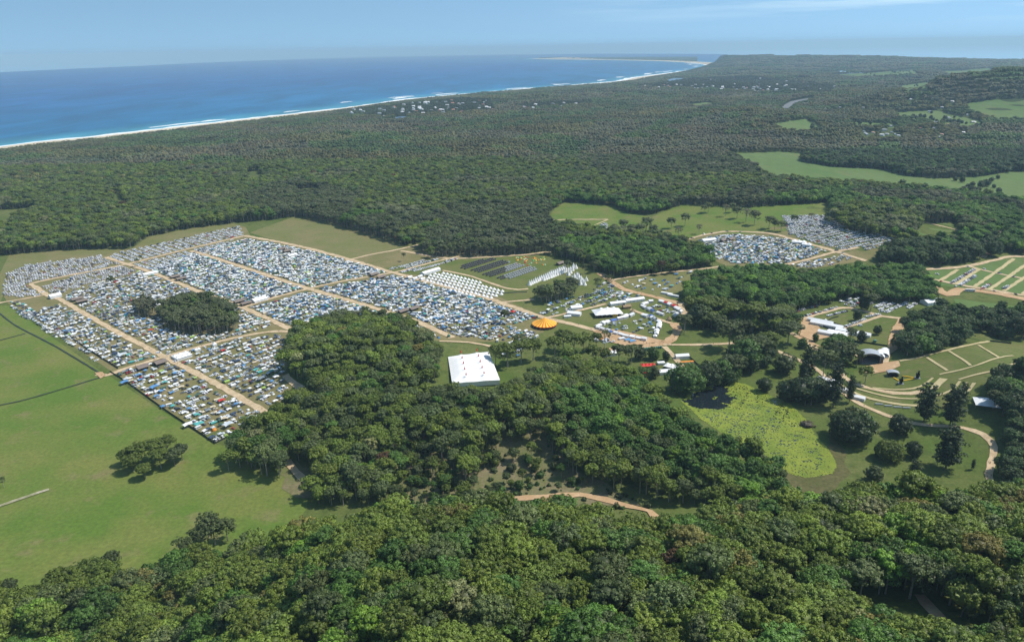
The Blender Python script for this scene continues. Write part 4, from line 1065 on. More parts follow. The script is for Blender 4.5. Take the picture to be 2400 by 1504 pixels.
while r_ < 14600:
    cell = max(60.0, .0135 * r_)
    na = int(r_ * R(78) / cell)
    a_ = R(-39) + (np.arange(na) + .5) * cell / r_ + (tr.random() - .5) * cell / r_
    rad = r_ + cell * tr.uniform(-.12, .12, na)
    x, y = rad * np.sin(a_), rad * np.cos(a_)
    px, py = proj(x, y, 0 * x)
    sel = (px > -200) & (px < 2600)
    x, y, a_ = x[sel], y[sel], a_[sel]
    cs = np.stack([region(x + dx * cell * .42, y + dy * cell * .42) for dx, dy in ((0, 0), (1, 0), (-1, 0), (0, 1), (0, -1))])
    z = h(x, y)
    s = cell / 60.0
    dc = segdist(x, y, COAST); low = .28 + .72 * smooth(dc, 100, 900)
    tall = (1 + .35 * wob(x, y, 420) + .15 * wob(x, y, 150)) * low
    full = ((cs > 0) & (cs < 6)).all(0)
    for q_ in HOUSES:
        hr = math.hypot(q_[0], q_[1]); ux, uy = q_[0] / hr, q_[1] / hr
        al, ac = (q_[0] - x) * ux + (q_[1] - y) * uy, (q_[0] - x) * uy - (q_[1] - y) * ux
        full &= (np.abs(ac) > cell * .5 + 12) | (al < -cell * .5 - 12) | (al > cell * .5 + 115)
    for i in range(len(x)):
        if z[i] < -1.2 or (rad[i] > 13700 and a_[i] > RIDGE_A[1]): continue
        if wob(x[i] + 77, y[i], 330) + .6 * wob(x[i], y[i] + 50, 120) > 1.28: cs[1, i] = 0; full[i] = False
        tv = np.array(FARTINT[int(cs[0, i]) or 1]) * tr.uniform(.8, 1.2) * (1 + .22 * wob(x[i], y[i], 800) + .2 * wob(x[i], y[i], 260)) * np.array([1 + .16 * wob(x[i] + 900, y[i], 520), 1, 1])
        if full[i]: PT.append((x[i], y[i], z[i] - 1.5 * s, NV + int(tr.integers(3)), tr.integers(4) * 1.5708 - a_[i], s * 1.05, min(s, 1.25) * tall[i] * tr.uniform(.85, 1.15), tuple(tv)))
        elif (cs[:, i] > 0).any():
            nn_ = int((cell / 7.5) ** 2 * .9) if cell < 90 else 70
            qx = x[i] + tr.uniform(-.5, .5, nn_) * cell; qy = y[i] + tr.uniform(-.5, .5, nn_) * cell
            c5 = region(qx, qy); qz = h(qx, qy)
            for k in np.where(c5 > 0)[0]:
                if c5[k] == 6 and tr.random() < .6: continue
                hr_ = np.hypot(HX[:, 0], HX[:, 1]); ux_, uy_ = HX[:, 0] / hr_, HX[:, 1] / hr_; dx_, dy_ = HX[:, 0] - qx[k], HX[:, 1] - qy[k]
                al_, ac_ = dx_ * ux_ + dy_ * uy_, dx_ * uy_ - dy_ * ux_
                if ((np.abs(ac_) < 13) & (al_ > -13) & (al_ < 115)).any(): continue
                kd = pick(tr, [('round', .6), ('gum', .4)]); s2 = tr.uniform(.7, 1.0) * (1 if cell < 90 else 1.25)
                PT.append((qx[k], qy[k], qz[k], int(tr.choice(VIDX[kd])), tr.uniform(0, 6.28), s2 * (.5 + .5 * low[i]), s2 * .9 * low[i], tuple(np.array(FARTINT[int(c5[k])]) * tr.uniform(.75, 1.25))))
    r_ += cell * .98
for _ in range(1100):
    px, py = tr.uniform(1900, 2420), tr.uniform(165, 325)
    if (wob(px, py * 3, 60) + .5 * wob(px, py * 3, 19)) < -.1: continue
    q_ = P(px, py, 20); z_ = float(h(q_[0], q_[1])); q_ = P(px, py, z_)
    if region(q_[0:1], q_[1:2])[0] == 0:
        s2 = tr.uniform(.7, 1.3); PT.append((q_[0], q_[1], float(h(q_[0], q_[1])), int(tr.choice(VIDX['bushy'])), tr.uniform(0, 6.28), s2, s2 * .9, tuple(np.array(FARTINT[4]) * tr.uniform(.9, 1.5))))
print('far patches', len(PT))
REST = [TR[i] for i in np.where(~single)[0]] + PT
# joined meshes for the mass: crown and trunk in one
SRC = []
for k, (kd, i) in enumerate(VARS):
    raw, tk, bark = PROTO[kd][i]
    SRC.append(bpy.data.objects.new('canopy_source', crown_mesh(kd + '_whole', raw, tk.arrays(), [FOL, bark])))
for me in PATCH: SRC.append(bpy.data.objects.new('canopy_source', me))

def scatter_mass(name, pts, src, label):
    me = bpy.data.meshes.new(name)
    A_ = np.array([[t[0], t[1], t[2]] for t in pts], np.float32)
    me.vertices.add(len(pts)); me.vertices.foreach_set('co', A_.ravel())
    def at_(nm, ty, key, val):
        a = me.attributes.new(nm, ty, 'POINT'); a.data.foreach_set(key, np.asarray(val).ravel())
    at_('variant', 'INT', 'value', np.array([t[3] for t in pts], np.int32))
    at_('turn', 'FLOAT_VECTOR', 'vector', np.array([[0, 0, t[4]] for t in pts], np.float32))
    at_('size', 'FLOAT_VECTOR', 'vector', np.array([[t[5], t[5], t[6]] for t in pts], np.float32))
    at_('tint', 'FLOAT_COLOR', 'color', np.array([[*t[7], 1] for t in pts], np.float32))
    o = link(bpy.data.objects.new(name, me))
    tag(o, label, None, None, 'stuff')
    ng = bpy.data.node_groups.new(name, 'GeometryNodeTree')
    ng.interface.new_socket('Geometry', in_out='INPUT', socket_type='NodeSocketGeometry'); ng.interface.new_socket('Geometry', in_out='OUTPUT', socket_type='NodeSocketGeometry')
    N_, L_ = ng.nodes, ng.links
    gi, go = N_.new('NodeGroupInput'), N_.new('NodeGroupOutput')
    jn = N_.new('GeometryNodeJoinGeometry')
    def attr(nm, dt):
        a = N_.new('GeometryNodeInputNamedAttribute'); a.data_type = dt; a.inputs['Name'].default_value = nm; return a.outputs['Attribute']
    va, tu, si = attr('variant', 'INT'), attr('turn', 'FLOAT_VECTOR'), attr('size', 'FLOAT_VECTOR')
    used = set(t[3] for t in pts)
    for k, so_ in enumerate(src):
        if k not in used: continue
        cp_ = N_.new('FunctionNodeCompare'); cp_.data_type = 'INT'; cp_.operation = 'EQUAL'
        ins_ = [q_ for q_ in cp_.inputs if q_.type == 'INT']
        L_.new(va, ins_[0]); ins_[1].default_value = k
        oi = N_.new('GeometryNodeObjectInfo'); oi.inputs['Object'].default_value = so_; oi.inputs['As Instance'].default_value = True
        ip = N_.new('GeometryNodeInstanceOnPoints')
        L_.new(gi.outputs[0], ip.inputs['Points']); L_.new(cp_.outputs['Result'], ip.inputs['Selection']); L_.new(oi.outputs['Geometry'], ip.inputs['Instance'])
        L_.new(tu, ip.inputs['Rotation']); L_.new(si, ip.inputs['Scale'])
        L_.new(ip.outputs[0], jn.inputs[0])
    L_.new(jn.outputs[0], go.inputs[0])
    md = o.modifiers.new('scatter', 'NODES'); md.node_group = ng
    return o
scatter_mass('forest', REST, SRC, 'unbroken mass of green woodland trees filling the country around the camp')
# ------------------------------------------------------------------ the festival: cars, tents, shelters, marquees, stage
PAINT = painted('paint', .45, .35)
CLOTH = painted('cloth', .8, .12)
WHITE, SILVER = (.80, .81, .82), (.50, .52, .54)
CARC = [('white', (.88, .89, .90), .50), ('silver', (.52, .54, .56), .20), ('grey', (.16, .17, .18), .09), ('black', (.025, .027, .03), .10), ('blue', (.05, .10, .20), .04), ('red', (.42, .035, .03), .035), ('beige', (.52, .46, .35), .035)]
TENTC = [('white', (.80, .81, .80), .29), ('silver', (.52, .57, .60), .21), ('grey', (.22, .26, .28), .17), ('navy', (.05, .075, .13), .12), ('blue', (.11, .26, .48), .05), ('dark green', (.06, .115, .09), .07), ('teal', (.10, .38, .36), .03), ('beige', (.58, .50, .36), .04), ('lime', (.34, .48, .12), .02), ('orange', (.72, .28, .05), .005), ('red', (.55, .05, .04), .005)]
GLASS, TYRE = (.08, .10, .12), (.02, .02, .02)  # glass colour lightened to paint in the sky's reflection

def car_geo(kind, col):
    g = G()
    L, W_, H0, H1 = {'hatchback': (4.1, 1.8, .85, 1.5), 'sedan': (4.8, 1.85, .85, 1.45), 'station wagon': (4.9, 1.9, .95, 1.7), 'van': (5.1, 2.0, 1.0, 2.15), 'utility truck': (5.2, 1.95, .95, 1.75)}[kind]
    x0, x1, w = -L / 2, L / 2, W_ / 2
    g.box(x0, x1, -w, w, .32, H0, col, 0, .08, .04)
    a, b_ = {'hatchback': (x0 + .15, .55), 'sedan': (x0 + .85, .75), 'station wagon': (x0 + .1, .75), 'van': (x0 + .08, x1 - .8), 'utility truck': (-.55, 1.05)}[kind]
    # cabin: glass sides, painted roof
    ta, tb = a + (.12 if kind in ('station wagon', 'van') else .45), b_ - .55
    bw, tw_ = w - .08, w - .28
    B_ = [(a, -bw, H0), (b_, -bw, H0), (b_, bw, H0), (a, bw, H0)]; T_ = [(ta, -tw_, H1), (tb, -tw_, H1), (tb, tw_, H1), (ta, tw_, H1)]
    for i in range(4):
        j = (i + 1) % 4; g.face([B_[i], B_[j], T_[j], T_[i]], GLASS)
    g.face(T_, col)
    if kind == 'van': g.box(x0 + .15, .9, -w - .01, w + .01, H0, H1 - .35, col)
    if kind == 'utility truck': g.box(x0 + .05, -.6, -w + .02, w - .02, H0, H0 + .35, col); g.box(x0 + .2, -.72, -w + .2, w - .2, H0 + .34, H0 + .36, (.06, .06, .06))
    for sx in (-.31, .31):
        for sy in (-1, 1):
            c = (L * sx, sy * (w - .05), .33); r = .33
            p = [(c[0] + r * math.cos(t * .785), c[1] + sy * .06, c[2] + r * math.sin(t * .785)) for t in range(8)]
            g.face(p if sy < 0 else p[::-1], TYRE)
    g.box(x0 - .02, x0 + .02, -w + .1, w - .1, .6, .72, (.4, .05, .04)); g.box(x1 - .06, x1 + .01, -w + .1, w - .1, .6, .72, (.7, .7, .68))
    return g

def shelter_geo(kind, col):
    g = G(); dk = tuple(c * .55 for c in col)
    if kind == 'dome tent':
        r, hh = 1.75, 1.55; n_ = 10
        for i in range(n_):
            a0, a1 = i * 6.283 / n_, (i + 1) * 6.283 / n_
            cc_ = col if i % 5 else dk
            ring = [(1, .0), (.93, .42), (.66, .80), (.28, .97)]
            for (ra, za), (rb, zb) in zip(ring[:-1], ring[1:]):
                g.face([(r * ra * math.cos(a0), r * ra * math.sin(a0), za * hh), (r * ra * math.cos(a1), r * ra * math.sin(a1), za * hh), (r * rb * math.cos(a1), r * rb * math.sin(a1), zb * hh), (r * rb * math.cos(a0), r * rb * math.sin(a0), zb * hh)], cc_)
            g.face([(r * .28 * math.cos(a0), r * .28 * math.sin(a0), .97 * hh), (r * .28 * math.cos(a1), r * .28 * math.sin(a1), .97 * hh), (0, 0, hh)], cc_)
    elif kind == 'cabin tent':
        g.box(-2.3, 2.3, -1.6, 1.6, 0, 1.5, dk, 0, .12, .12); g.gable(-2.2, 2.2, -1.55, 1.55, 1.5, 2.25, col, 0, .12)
        g.face([(2.32, -1.5, 1.62), (3.8, -1.5, 1.55), (3.8, 1.5, 1.55), (2.32, 1.5, 1.62)], col)
        for y in (-1.45, 1.45): g.post(3.75, y, 0, 1.55, .03)
    elif kind == 'gazebo':
        s, z0, z1 = 1.75, 2.05, 3.0
        q = [(-s, -s), (s, -s), (s, s), (-s, s)]
        for i in range(4):
            a, b_ = q[i], q[(i + 1) % 4]
            g.face([(a[0], a[1], z0), (b_[0], b_[1], z0), (b_[0] * .5, b_[1] * .5, z0 + .42), (a[0] * .5, a[1] * .5, z0 + .42)], col)
            g.face([(a[0] * .5, a[1] * .5, z0 + .42), (b_[0] * .5, b_[1] * .5, z0 + .42), (0, 0, z1)], col)
            g.face([(a[0], a[1], z0 - .22), (b_[0], b_[1], z0 - .22), (b_[0], b_[1], z0), (a[0], a[1], z0)], col)
            g.post(a[0] * .97, a[1] * .97, 0, z0, .05, (.5, .5, .5))
        g.box(-.6, .6, -.4, .4, 0, .75, (.35, .33, .3)); g.box(.9, 1.3, -1.2, -.8, 0, .5, (.15, .2, .35))
    else:   # tarp awning slung from poles
        s, t = 2.6, 1.9
        pts = [[(-s, -t, 1.85), (0, -t, 2.3), (s, -t, 1.8)], [(-s, 0, 2.25), (0, 0, 2.15), (s, 0, 2.2)], [(-s, t, 1.75), (0, t, 2.2), (s, t, 1.9)]]
        for i in range(2):
            for j in range(2): g.face([pts[i][j], pts[i][j + 1], pts[i + 1][j + 1], pts[i + 1][j]], col)
        for x in (-s, s):
            for y in (-t, t): g.post(x * .98, y * .98, 0, 1.8, .04)
        g.box(-1.2, .2, -.5, .6, 0, .7, (.3, .28, .25))
    return g
def caravan_geo(col):
    g = G(); g.box(-2.8, 2.8, -1.15, 1.15, .45, 2.6, col, 0, .25, .05); g.box(-2.2, 2.2, -1.17, 1.17, 1.4, 1.95, (.05, .06, .07)); g.bar((2.7, 0, .5), (3.9, 0, .45), .06)
    for sy in (-1, 1): g.box(-.4, .4, sy * 1.1 - .08, sy * 1.1 + .08, 0.02, .6, TYRE)
    return g
GEO, MESH = {}, {}
def geo(kind, cname):
    k = (kind, cname)
    if k not in GEO:
        if kind in ('hatchback', 'sedan', 'station wagon', 'van', 'utility truck'): g = car_geo(kind, dict((a, b_) for a, b_, _ in CARC)[cname])
        elif kind == 'caravan': g = caravan_geo((.76, .75, .72))
        else: g = shelter_geo(kind, dict((a, b_) for a, b_, _ in TENTC)[cname])
        GEO[k] = g
    return GEO[k]
def mesh_of(kind, cname):
    k = (kind, cname)
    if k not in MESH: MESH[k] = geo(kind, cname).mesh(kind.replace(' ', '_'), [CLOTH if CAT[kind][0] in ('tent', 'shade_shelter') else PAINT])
    return MESH[k]
CAT = {'hatchback': ('parked_car', 'car'), 'sedan': ('parked_car', 'car'), 'station wagon': ('parked_car', 'car'), 'van': ('parked_van', 'van'), 'utility truck': ('parked_car', 'car'), 'caravan': ('caravan', 'caravan'), 'dome tent': ('tent', 'tent'), 'cabin tent': ('tent', 'tent'), 'gazebo': ('shade_shelter', 'gazebo'), 'tarp shelter': ('shade_shelter', 'shelter')}
cr = np.random.default_rng(5)
def wpick(opts):
    u = cr.random(); s = 0
    for o in opts:
        s += o[-1]
        if u < s: return o[0]
    return opts[0][0]
CARK = [('hatchback', .25), ('sedan', .25), ('station wagon', .33), ('van', .07), ('utility truck', .10)]
EA, EB = R(138), R(48)
ITEMS = []     # kind, colour, x, y, rot, label
TAKEN = []     # (x, y, radius) of marquees, blocks, trees: kept clear of cars and tents
WOODS = [p_ for p_, c in REGIONS if c > 0 and p_[0][1] > 600]
def clear(x, y, m_=1.6):
    for pts, w in ROADS[:46]:
        if segdist(x, y, pts) < w / 2 + m_: return False
    for a, b_, r in TAKEN:
        if (x - a) ** 2 + (y - b_) ** 2 < r * r: return False
    return True
def roads_near(pts):
    xs, ys = np.array(pts).T
    return [(p_, w) for p_, w in ROADS if (np.array(p_)[:, 0].min() < xs.max() + 20 and np.array(p_)[:, 0].max() > xs.min() - 20 and np.array(p_)[:, 1].min() < ys.max() + 20 and np.array(p_)[:, 1].max() > ys.min() - 20)]

def fill(poly, name, ang, mode, pitch, fromw, blue=0.0, dens=.88):
    """rows parallel to the direction ang inside a block; rows are counted away from the aircraft"""
    W_ = [tuple(hit(*q)[:2]) for q in poly]
    rn = roads_near(W_)
    u = np.array([math.cos(ang), math.sin(ang)]); v = np.array([-u[1], u[0]])
    Q = np.array(W_); us, vs_ = Q @ u, Q @ v
    sgn = 1 if v[1] > 0 else -1
    rows = np.arange(vs_.min() + pitch * .35, vs_.max(), pitch)
    if sgn < 0: rows = rows[::-1]
    rown = 0
    for vv in rows:
        rown += 1; cnt = {}
        t = us.min() + cr.uniform(0, 3)
        wig = cr.uniform(0, 6.28)
        while t < us.max():
            todo = []
            if mode == 'cars':
                todo.append((wpick(CARK), 0, cr.uniform(-.35, .35), ang + math.pi / 2 + cr.normal(0, .05) + (math.pi if cr.random() < .3 else 0))); dt = 3.05 + cr.uniform(0, .5)
            elif mode == 'mixed':
                k = cr.random(); dt = cr.uniform(5.6, 7.6)
                sh = wpick([('gazebo', .36), ('tarp shelter', .24), ('dome tent', .22), ('cabin tent', .18)])
                side = 1 if cr.random() < .5 else -1
                todo.append((wpick(CARK), 0.2, side * 2.6, ang + (math.pi / 2 if cr.random() < .7 else 0) + cr.normal(0, .16)))
                todo.append((sh, cr.uniform(-.3, .6), -side * 2.2 + cr.uniform(-.5, .5), ang + cr.normal(0, .15)))
                if k < .55: todo.append((wpick(CARK) if cr.random() < .62 else 'dome tent', 3.1, side * 2.4 + cr.uniform(-.4, .4), ang + math.pi / 2 + cr.normal(0, .14)))
                if k < .40: todo.append(('dome tent' if cr.random() < .6 else 'gazebo', 3.5, -side * 2.5 + cr.uniform(-.6, .6), cr.uniform(0, 3)))
                if cr.random() < .03: todo = [('caravan', 0, 0, ang + cr.normal(0, .2))]
            else:   # dense tents
                k = cr.random(); dt = cr.uniform(3.4, 4.6)
                todo.append((wpick([('dome tent', .50), ('cabin tent', .13), ('gazebo', .16), ('tarp shelter', .07), ('station wagon', .08), ('sedan', .06)]), 0, cr.uniform(-1.0, 1.0), cr.uniform(0, 3.1)))
            for kd, du, dv, rot in todo:
                if cr.random() > dens: continue
                w = u * (t + du) + v * (vv + dv + 1.2 * math.sin(t / 17 + wig))
                if not inpoly(w[0], w[1], W_): continue
                ok = all(segdist(w[0], w[1], p_) > wd / 2 + 2.0 for p_, wd in rn) and all((w[0] - a) ** 2 + (w[1] - b_) ** 2 > r * r for a, b_, r in TAKEN)
                if not ok: continue
                px, py = proj(w[0], w[1], float(h(w[0], w[1], False)))
                if any(inpoly(px, py, p_) for p_ in WOODS): continue
                iscar = CAT[kd][0] in ('parked_car', 'parked_van')
                if kd == 'caravan': cn = 'white'
                elif iscar: cn = wpick([(a, p_) for a, b_, p_ in CARC]) if mode != 'cars' or cr.random() < .45 else 'white'
                else:
                    cn = wpick([(a, p_) for a, b_, p_ in TENTC])
                    if cr.random() < blue: cn = 'blue' if cr.random() < .6 else 'navy'
                key = 'vehicle' if iscar else CAT[kd][1]
                cnt[key] = cnt.get(key, 0) + 1
                ITEMS.append((kd, cn, w[0], w[1], rot, f"{cn} {kd}, {ordinal(cnt[key])} {key} from the {fromw}, row {number(rown)}, {name}"))
            t += dt

# ---------- fixed structures first, so that the tents keep clear of them
RUST = solid('roof_sheet', (0.205, 0.165, 0.140), .6, .25, var=.1, scale=.5)
DKWALL = solid('dark_wall', (0.05, 0.06, 0.045), .7, var=.2)
TIMBER = solid('timber', (0.30, 0.20, 0.12), .8, var=.25, scale=1.5)
WCLOTH = solid('white_canvas', (0.84, 0.84, 0.83), .75, .15, var=.04, scale=.4)
WWALL = solid('white_wall', (0.74, 0.75, 0.75), .75, .15, var=.06, scale=.4)
STEEL = solid('steel', (0.30, 0.31, 0.32), .45, .5, .6, var=.1)
BLACK = solid('black_cloth', (0.018, 0.018, 0.02), .8, .1)
GREYROOF = solid('grey_roof', (0.36, 0.39, 0.43), .5, .4, var=.06)
REDC = solid('red_cloth', (0.62, 0.055, 0.045), .7, .15, var=.08)
ORANGE = solid('orange_cloth', (0.75, 0.27, 0.05), .7, .15)
YELLOW = solid('yellow_cloth', (0.85, 0.50, 0.03), .7, .15)
BLUEP = solid('blue_paint', (0.10, 0.30, 0.55), .5, .3)
GREENP = solid('green_tank', (0.07, 0.20, 0.15), .5, .3)

def part(name, g, mat, parent): return g.obj(name, mat, parent)
def where(px, py): q = hit(px, py); return (q[0], q[1], q[2])
USEDL = set()
def thing(name, px, py, label, cat, rot=0.0, group=None, r=None):
    x, y, z = where(px, py)
    e = empty(name, (x, y, z), rot); tag(e, label, cat, group)
    if r: TAKEN.append((x, y, r))
    return e

# amenities blocks: brown gable roof over a dark timber block with an open verandah
def amenity(px, py, label, L=14, D=9, ang=EB, h0=3.0, h1=4.9):
    e = thing('amenities_block', px, py, label, 'toilet block', ang, 'amenities blocks in the camp', L * .62)
    g = G(); g.gable(-L / 2, L / 2, -D / 2, D / 2, h0, h1, m=0, over=.9, ends=False); part('roof', g, RUST, e)
    g = G(); g.box(-L / 2 + .6, L / 2 - .6, -D / 2 + 1.6, D / 2 - 1.6, 0, h0 + .3); g.face([(-L / 2 + .3, -D / 2 + .5, h0), (-L / 2 + .3, 0, h1 - .25), (-L / 2 + .3, D / 2 - .5, h0)]); g.face([(L / 2 - .3, -D / 2 + .5, h0), (L / 2 - .3, D / 2 - .5, h0), (L / 2 - .3, 0, h1 - .25)]); part('wall', g, DKWALL, e)
    for sx in (-1, 1):
        for sy in (-1, 1):
            g = G(); g.post(sx * (L / 2 - .3), sy * (D / 2 - .3), 0, h0, .14); part('post', g, TIMBER, e)
for px, py, lb in ((334, 864, 'brown roofed amenities block nearest the pasture fence and cross road'), (376, 853, 'brown roofed amenities block closest to the road junction'),
                   (181, 704, 'upper left brown amenities block beside the white entrance arch'), (192, 709, 'lower right brown amenities block of the pair by the entrance arch'),
                   (411, 651, 'brown amenities block of the pair nearest the distant car rows'), (424, 656, 'brown amenities block standing just right of that nearest the car rows'),
                   (560, 709, 'brown amenities block behind the oval wood, further left of two'), (576, 714, 'brown amenities block beside the plain white marquee behind the oval wood'),
                   (660, 586, 'left of the two brown amenities blocks by the empty grass field'), (673, 591, 'right of the two brown amenities blocks by the empty grass field'),
                   (876, 646, 'left brown amenities block at the junction beside the bell tents'), (893, 652, 'right brown amenities block at the junction beside the bell tents'),
                   (944, 732, 'lower of the two brown amenities blocks behind the wooded knoll'), (970, 726, 'upper of the two brown amenities blocks behind the wooded knoll'),
                   (1312, 620, 'lone dark amenities block above the white tepees'), (1694, 566, 'left brown amenities block in the far camp on the hillside'), (1712, 563, 'right brown amenities block in the far camp on the hillside')):
    amenity(px, py, lb, *((11, 10) if py > 830 else (13, 8)))

def marquee(px, py, W_, D_, label, ang=EB, bays=(2, 1), eave=3.0, peak=2.6, mat=None, walls=True, name='marquee', group=None, straight=False):
    """white canvas roof of peaked bays on posts, with side walls"""
    e = thing(name, px, py, label, 'marquee', ang, group, max(W_, D_) * .56)
    g = G(); bw, bd = W_ / bays[0], D_ / bays[1]
    for i in range(bays[0]):
        for j in range(bays[1]):
            cx, cy = -W_ / 2 + (i + .5) * bw, -D_ / 2 + (j + .5) * bd
            N_ = 3; q = []
            for k in range(4):
                a, b_ = [(-1, -1), (1, -1), (1, 1), (-1, 1)][k], [(1, -1), (1, 1), (-1, 1), (-1, -1)][k]
                lv = [(1, 0), (.66, .40), (.3, .8), (.0, 1)] if straight else [(1, 0), (.62, .26), (.3, .6), (.0, 1)]
                for (ra, za), (rb, zb) in zip(lv[:-1], lv[1:]):
                    f = [(cx + a[0] * bw / 2 * ra, cy + a[1] * bd / 2 * ra, eave + peak * za), (cx + b_[0] * bw / 2 * ra, cy + b_[1] * bd / 2 * ra, eave + peak * za), (cx + b_[0] * bw / 2 * rb, cy + b_[1] * bd / 2 * rb, eave + peak * zb), (cx + a[0] * bw / 2 * rb, cy + a[1] * bd / 2 * rb, eave + peak * zb)]
                    g.face(f if rb > 0 else f[:3])
    part('roof', g, mat or WCLOTH, e)
    if walls:
        g = G(); g.box(-W_ / 2 + .15, W_ / 2 - .15, -D_ / 2 + .4, D_ / 2 - .15, 0, eave - .05); part('wall', g, WWALL, e)
    for sx in (-1, 1):
        for sy in (-1, 1):
            g = G(); g.post(sx * (W_ / 2 - .1), sy * (D_ / 2 - .1), 0, eave, .09); part('post', g, STEEL, e)
    return e
def hall(px, py, W_, D_, label, ang=EB, eave=3.2, ridge=2.4, mat=None, wall=None, name='frame_tent', group=None, cat='marquee'):
    """long clear-span tent: gabled canvas on straight walls"""
    e = thing(name, px, py, label, cat, ang, group, max(W_ * .45, D_ * .6))
    g = G(); g.gable(-W_ / 2, W_ / 2, -D_ / 2, D_ / 2, eave, eave + ridge, over=.15, ends=True); part('roof', g, mat or WCLOTH, e)
    g = G(); g.box(-W_ / 2 + .05, W_ / 2 - .05, -D_ / 2 + .05, D_ / 2 - .05, 0, eave - .02); part('wall', g, wall or WWALL, e)
    for k in range(1, int(W_ / 5)):
        if W_ < 18: break
        g = G(); x = -W_ / 2 + k * W_ / int(W_ / 5); g.box(x - .12, x + .12, -D_ / 2 - .02, -D_ / 2 + .06, 0, eave); part('pillar', g, STEEL, e)
    return e

marquee(427, 838, 18, 15, 'white peaked marquee at the junction of the two gravel camp roads', EB, (3, 2), 3.2, 2.2)
marquee(463, 822, 7, 6, 'small white peaked tent just beyond the white junction marquee', EB, (2, 1), 2.4, 1.6)
marquee(503, 811, 5, 5, 'single pointed white tent among the cars near the curved camp road', EB, (1, 1), 2.6, 3.4)
hall(607, 705, 20, 13, 'white frame tent behind the oval wood beside the brown amenities blocks', EB)
hall(130, 697, 15, 9, 'white entrance tent arching over the road in the upper left camp', EB, 3.6, 2.6)
hall(352, 643, 22, 9, 'long low white tent beside the road in the upper left camp', EB, 2.6, 1.6)
hall(685, 600, 16, 9, 'white tent among the tents by the empty grass field road', EB, 2.6, 1.8)
hall(1009, 639, 34, 10, 'long white tent at the head of the bell tent rows', EB, 3.4, 2.0)
for i, (px, py) in enumerate(((960, 652), (972, 655), (984, 650), (990, 656))): hall(px, py, 8, 5, f"small white cabin, {ordinal(i + 1)} from the left at the bell tent entrance", EB, 2.6, 1.0, name='cabin', cat='cabin')
hall(1660, 565, 26, 12, 'white frame tent at the left end of the far hillside camp', R(20), 3, 2)
marquee(1872, 570, 22, 12, 'white three peaked marquee beside the far camp road', R(-30), (3, 1), 3, 3.2)
marquee(1890, 576, 14, 10, 'smaller white peaked tent beside the far camp three peaked marquee', R(-30), (2, 1), 3, 3.2)
hall(2184, 711, 26, 14, 'white frame tent by the fence behind the production car park', R(15), 4, 2.5)

# ---------- the big white top with two rows of red spires
e = thing('big_top', 1108, 862, 'huge white big top with two rows of red spires beside the wooded knoll', 'big top', 0)
c4 = [np.array(hit(*p)) for p in ((1050, 838), (1146, 838), (1172, 904), (1060, 906))]
o_ = np.array(e.location); c4 = [c[:2] - o_[:2] for c in c4]
TAKEN.append((o_[0], o_[1], 42))
NU, NVv = 28, 24
def bq(u_, v_): return (c4[0] * (1 - u_) + c4[1] * u_) * (1 - v_) + (c4[3] * (1 - u_) + c4[2] * u_) * v_
POLES = [(u_, v_) for u_ in (.31, .69) for v_ in (.07, .28, .49, .70, .90)]
Zr = np.zeros((NVv + 1, NU + 1)); Xr = np.zeros_like(Zr); Yr = np.zeros_like(Zr)
for i in range(NVv + 1):
    for j in range(NU + 1):
        u_, v_ = j / NU, i / NVv
        q_ = bq(u_, v_)
        ed = min(u_, 1 - u_, v_, 1 - v_)
        pk = max(math.exp(-math.hypot((u_ - a) * 52, (v_ - b_) * 58) / 3.2) for a, b_ in POLES)
        Zr[i, j] = 5.2 + 3.2 * min(1, ed / .2) ** .8 + 2.4 * pk + (.5 * abs(math.sin(v_ * 22)) if ed == 0 else 0)
        Xr[i, j], Yr[i, j] = q_
rf = grid_obj('roof', Xr, Yr, Zr, WCLOTH); rf.parent = e
g = G()
ring = [bq(t, 0) for t in np.linspace(0, 1, 9)] + [bq(1, t) for t in np.linspace(.1, 1, 9)] + [bq(1 - t, 1) for t in np.linspace(.1, 1, 9)] + [bq(0, 1 - t) for t in np.linspace(.1, .9, 8)]
for a, b_ in zip(ring, ring[1:] + ring[:1]):
    a, b_ = a * .985, b_ * .985; g.face([(a[0], a[1], 0), (b_[0], b_[1], 0), (b_[0], b_[1], 5.25), (a[0], a[1], 5.25)])
part('wall', g, WWALL, e)
for u_, v_ in POLES:
    q_ = bq(u_, v_); g = G(); g.post(q_[0], q_[1], 10.3, 13.6, .8, n=8, r2=.06); part('spire', g, REDC, rf)

# ---------- striped circus tent
e = thing('circus_tent', 1276, 764, 'round circus tent with yellow and orange stripes', 'circus tent', 0, None, 22)
e.scale = (.86,) * 3
n_ = 40; prof = [(17.5, 4.3), (12.5, 5.9), (7.5, 8.3), (3, 11.0), (.5, 12.6)]
g = G()
for k in range(n_):
    a0, a1 = k * 6.2832 / n_, (k + 1) * 6.2832 / n_
    col = (.86, .60, .07) if k % 2 else (.80, .17, .04)
    for (ra, za), (rb, zb) in zip(prof[:-1], prof[1:]):
        g.face([(ra * math.cos(a0), ra * math.sin(a0), za), (ra * math.cos(a1), ra * math.sin(a1), za), (rb * math.cos(a1), rb * math.sin(a1), zb), (rb * math.cos(a0), rb * math.sin(a0), zb)], col)
    g.face([(17.5 * math.cos(a0), 17.5 * math.sin(a0), 3.5), (17.5 * math.cos(a1), 17.5 * math.sin(a1), 3.5), (17.5 * math.cos(a1), 17.5 * math.sin(a1), 4.3), (17.5 * math.cos(a0), 17.5 * math.sin(a0), 4.3)], (.78, .10, .04))
crf = part('roof', g, CLOTH, e)
g = G()
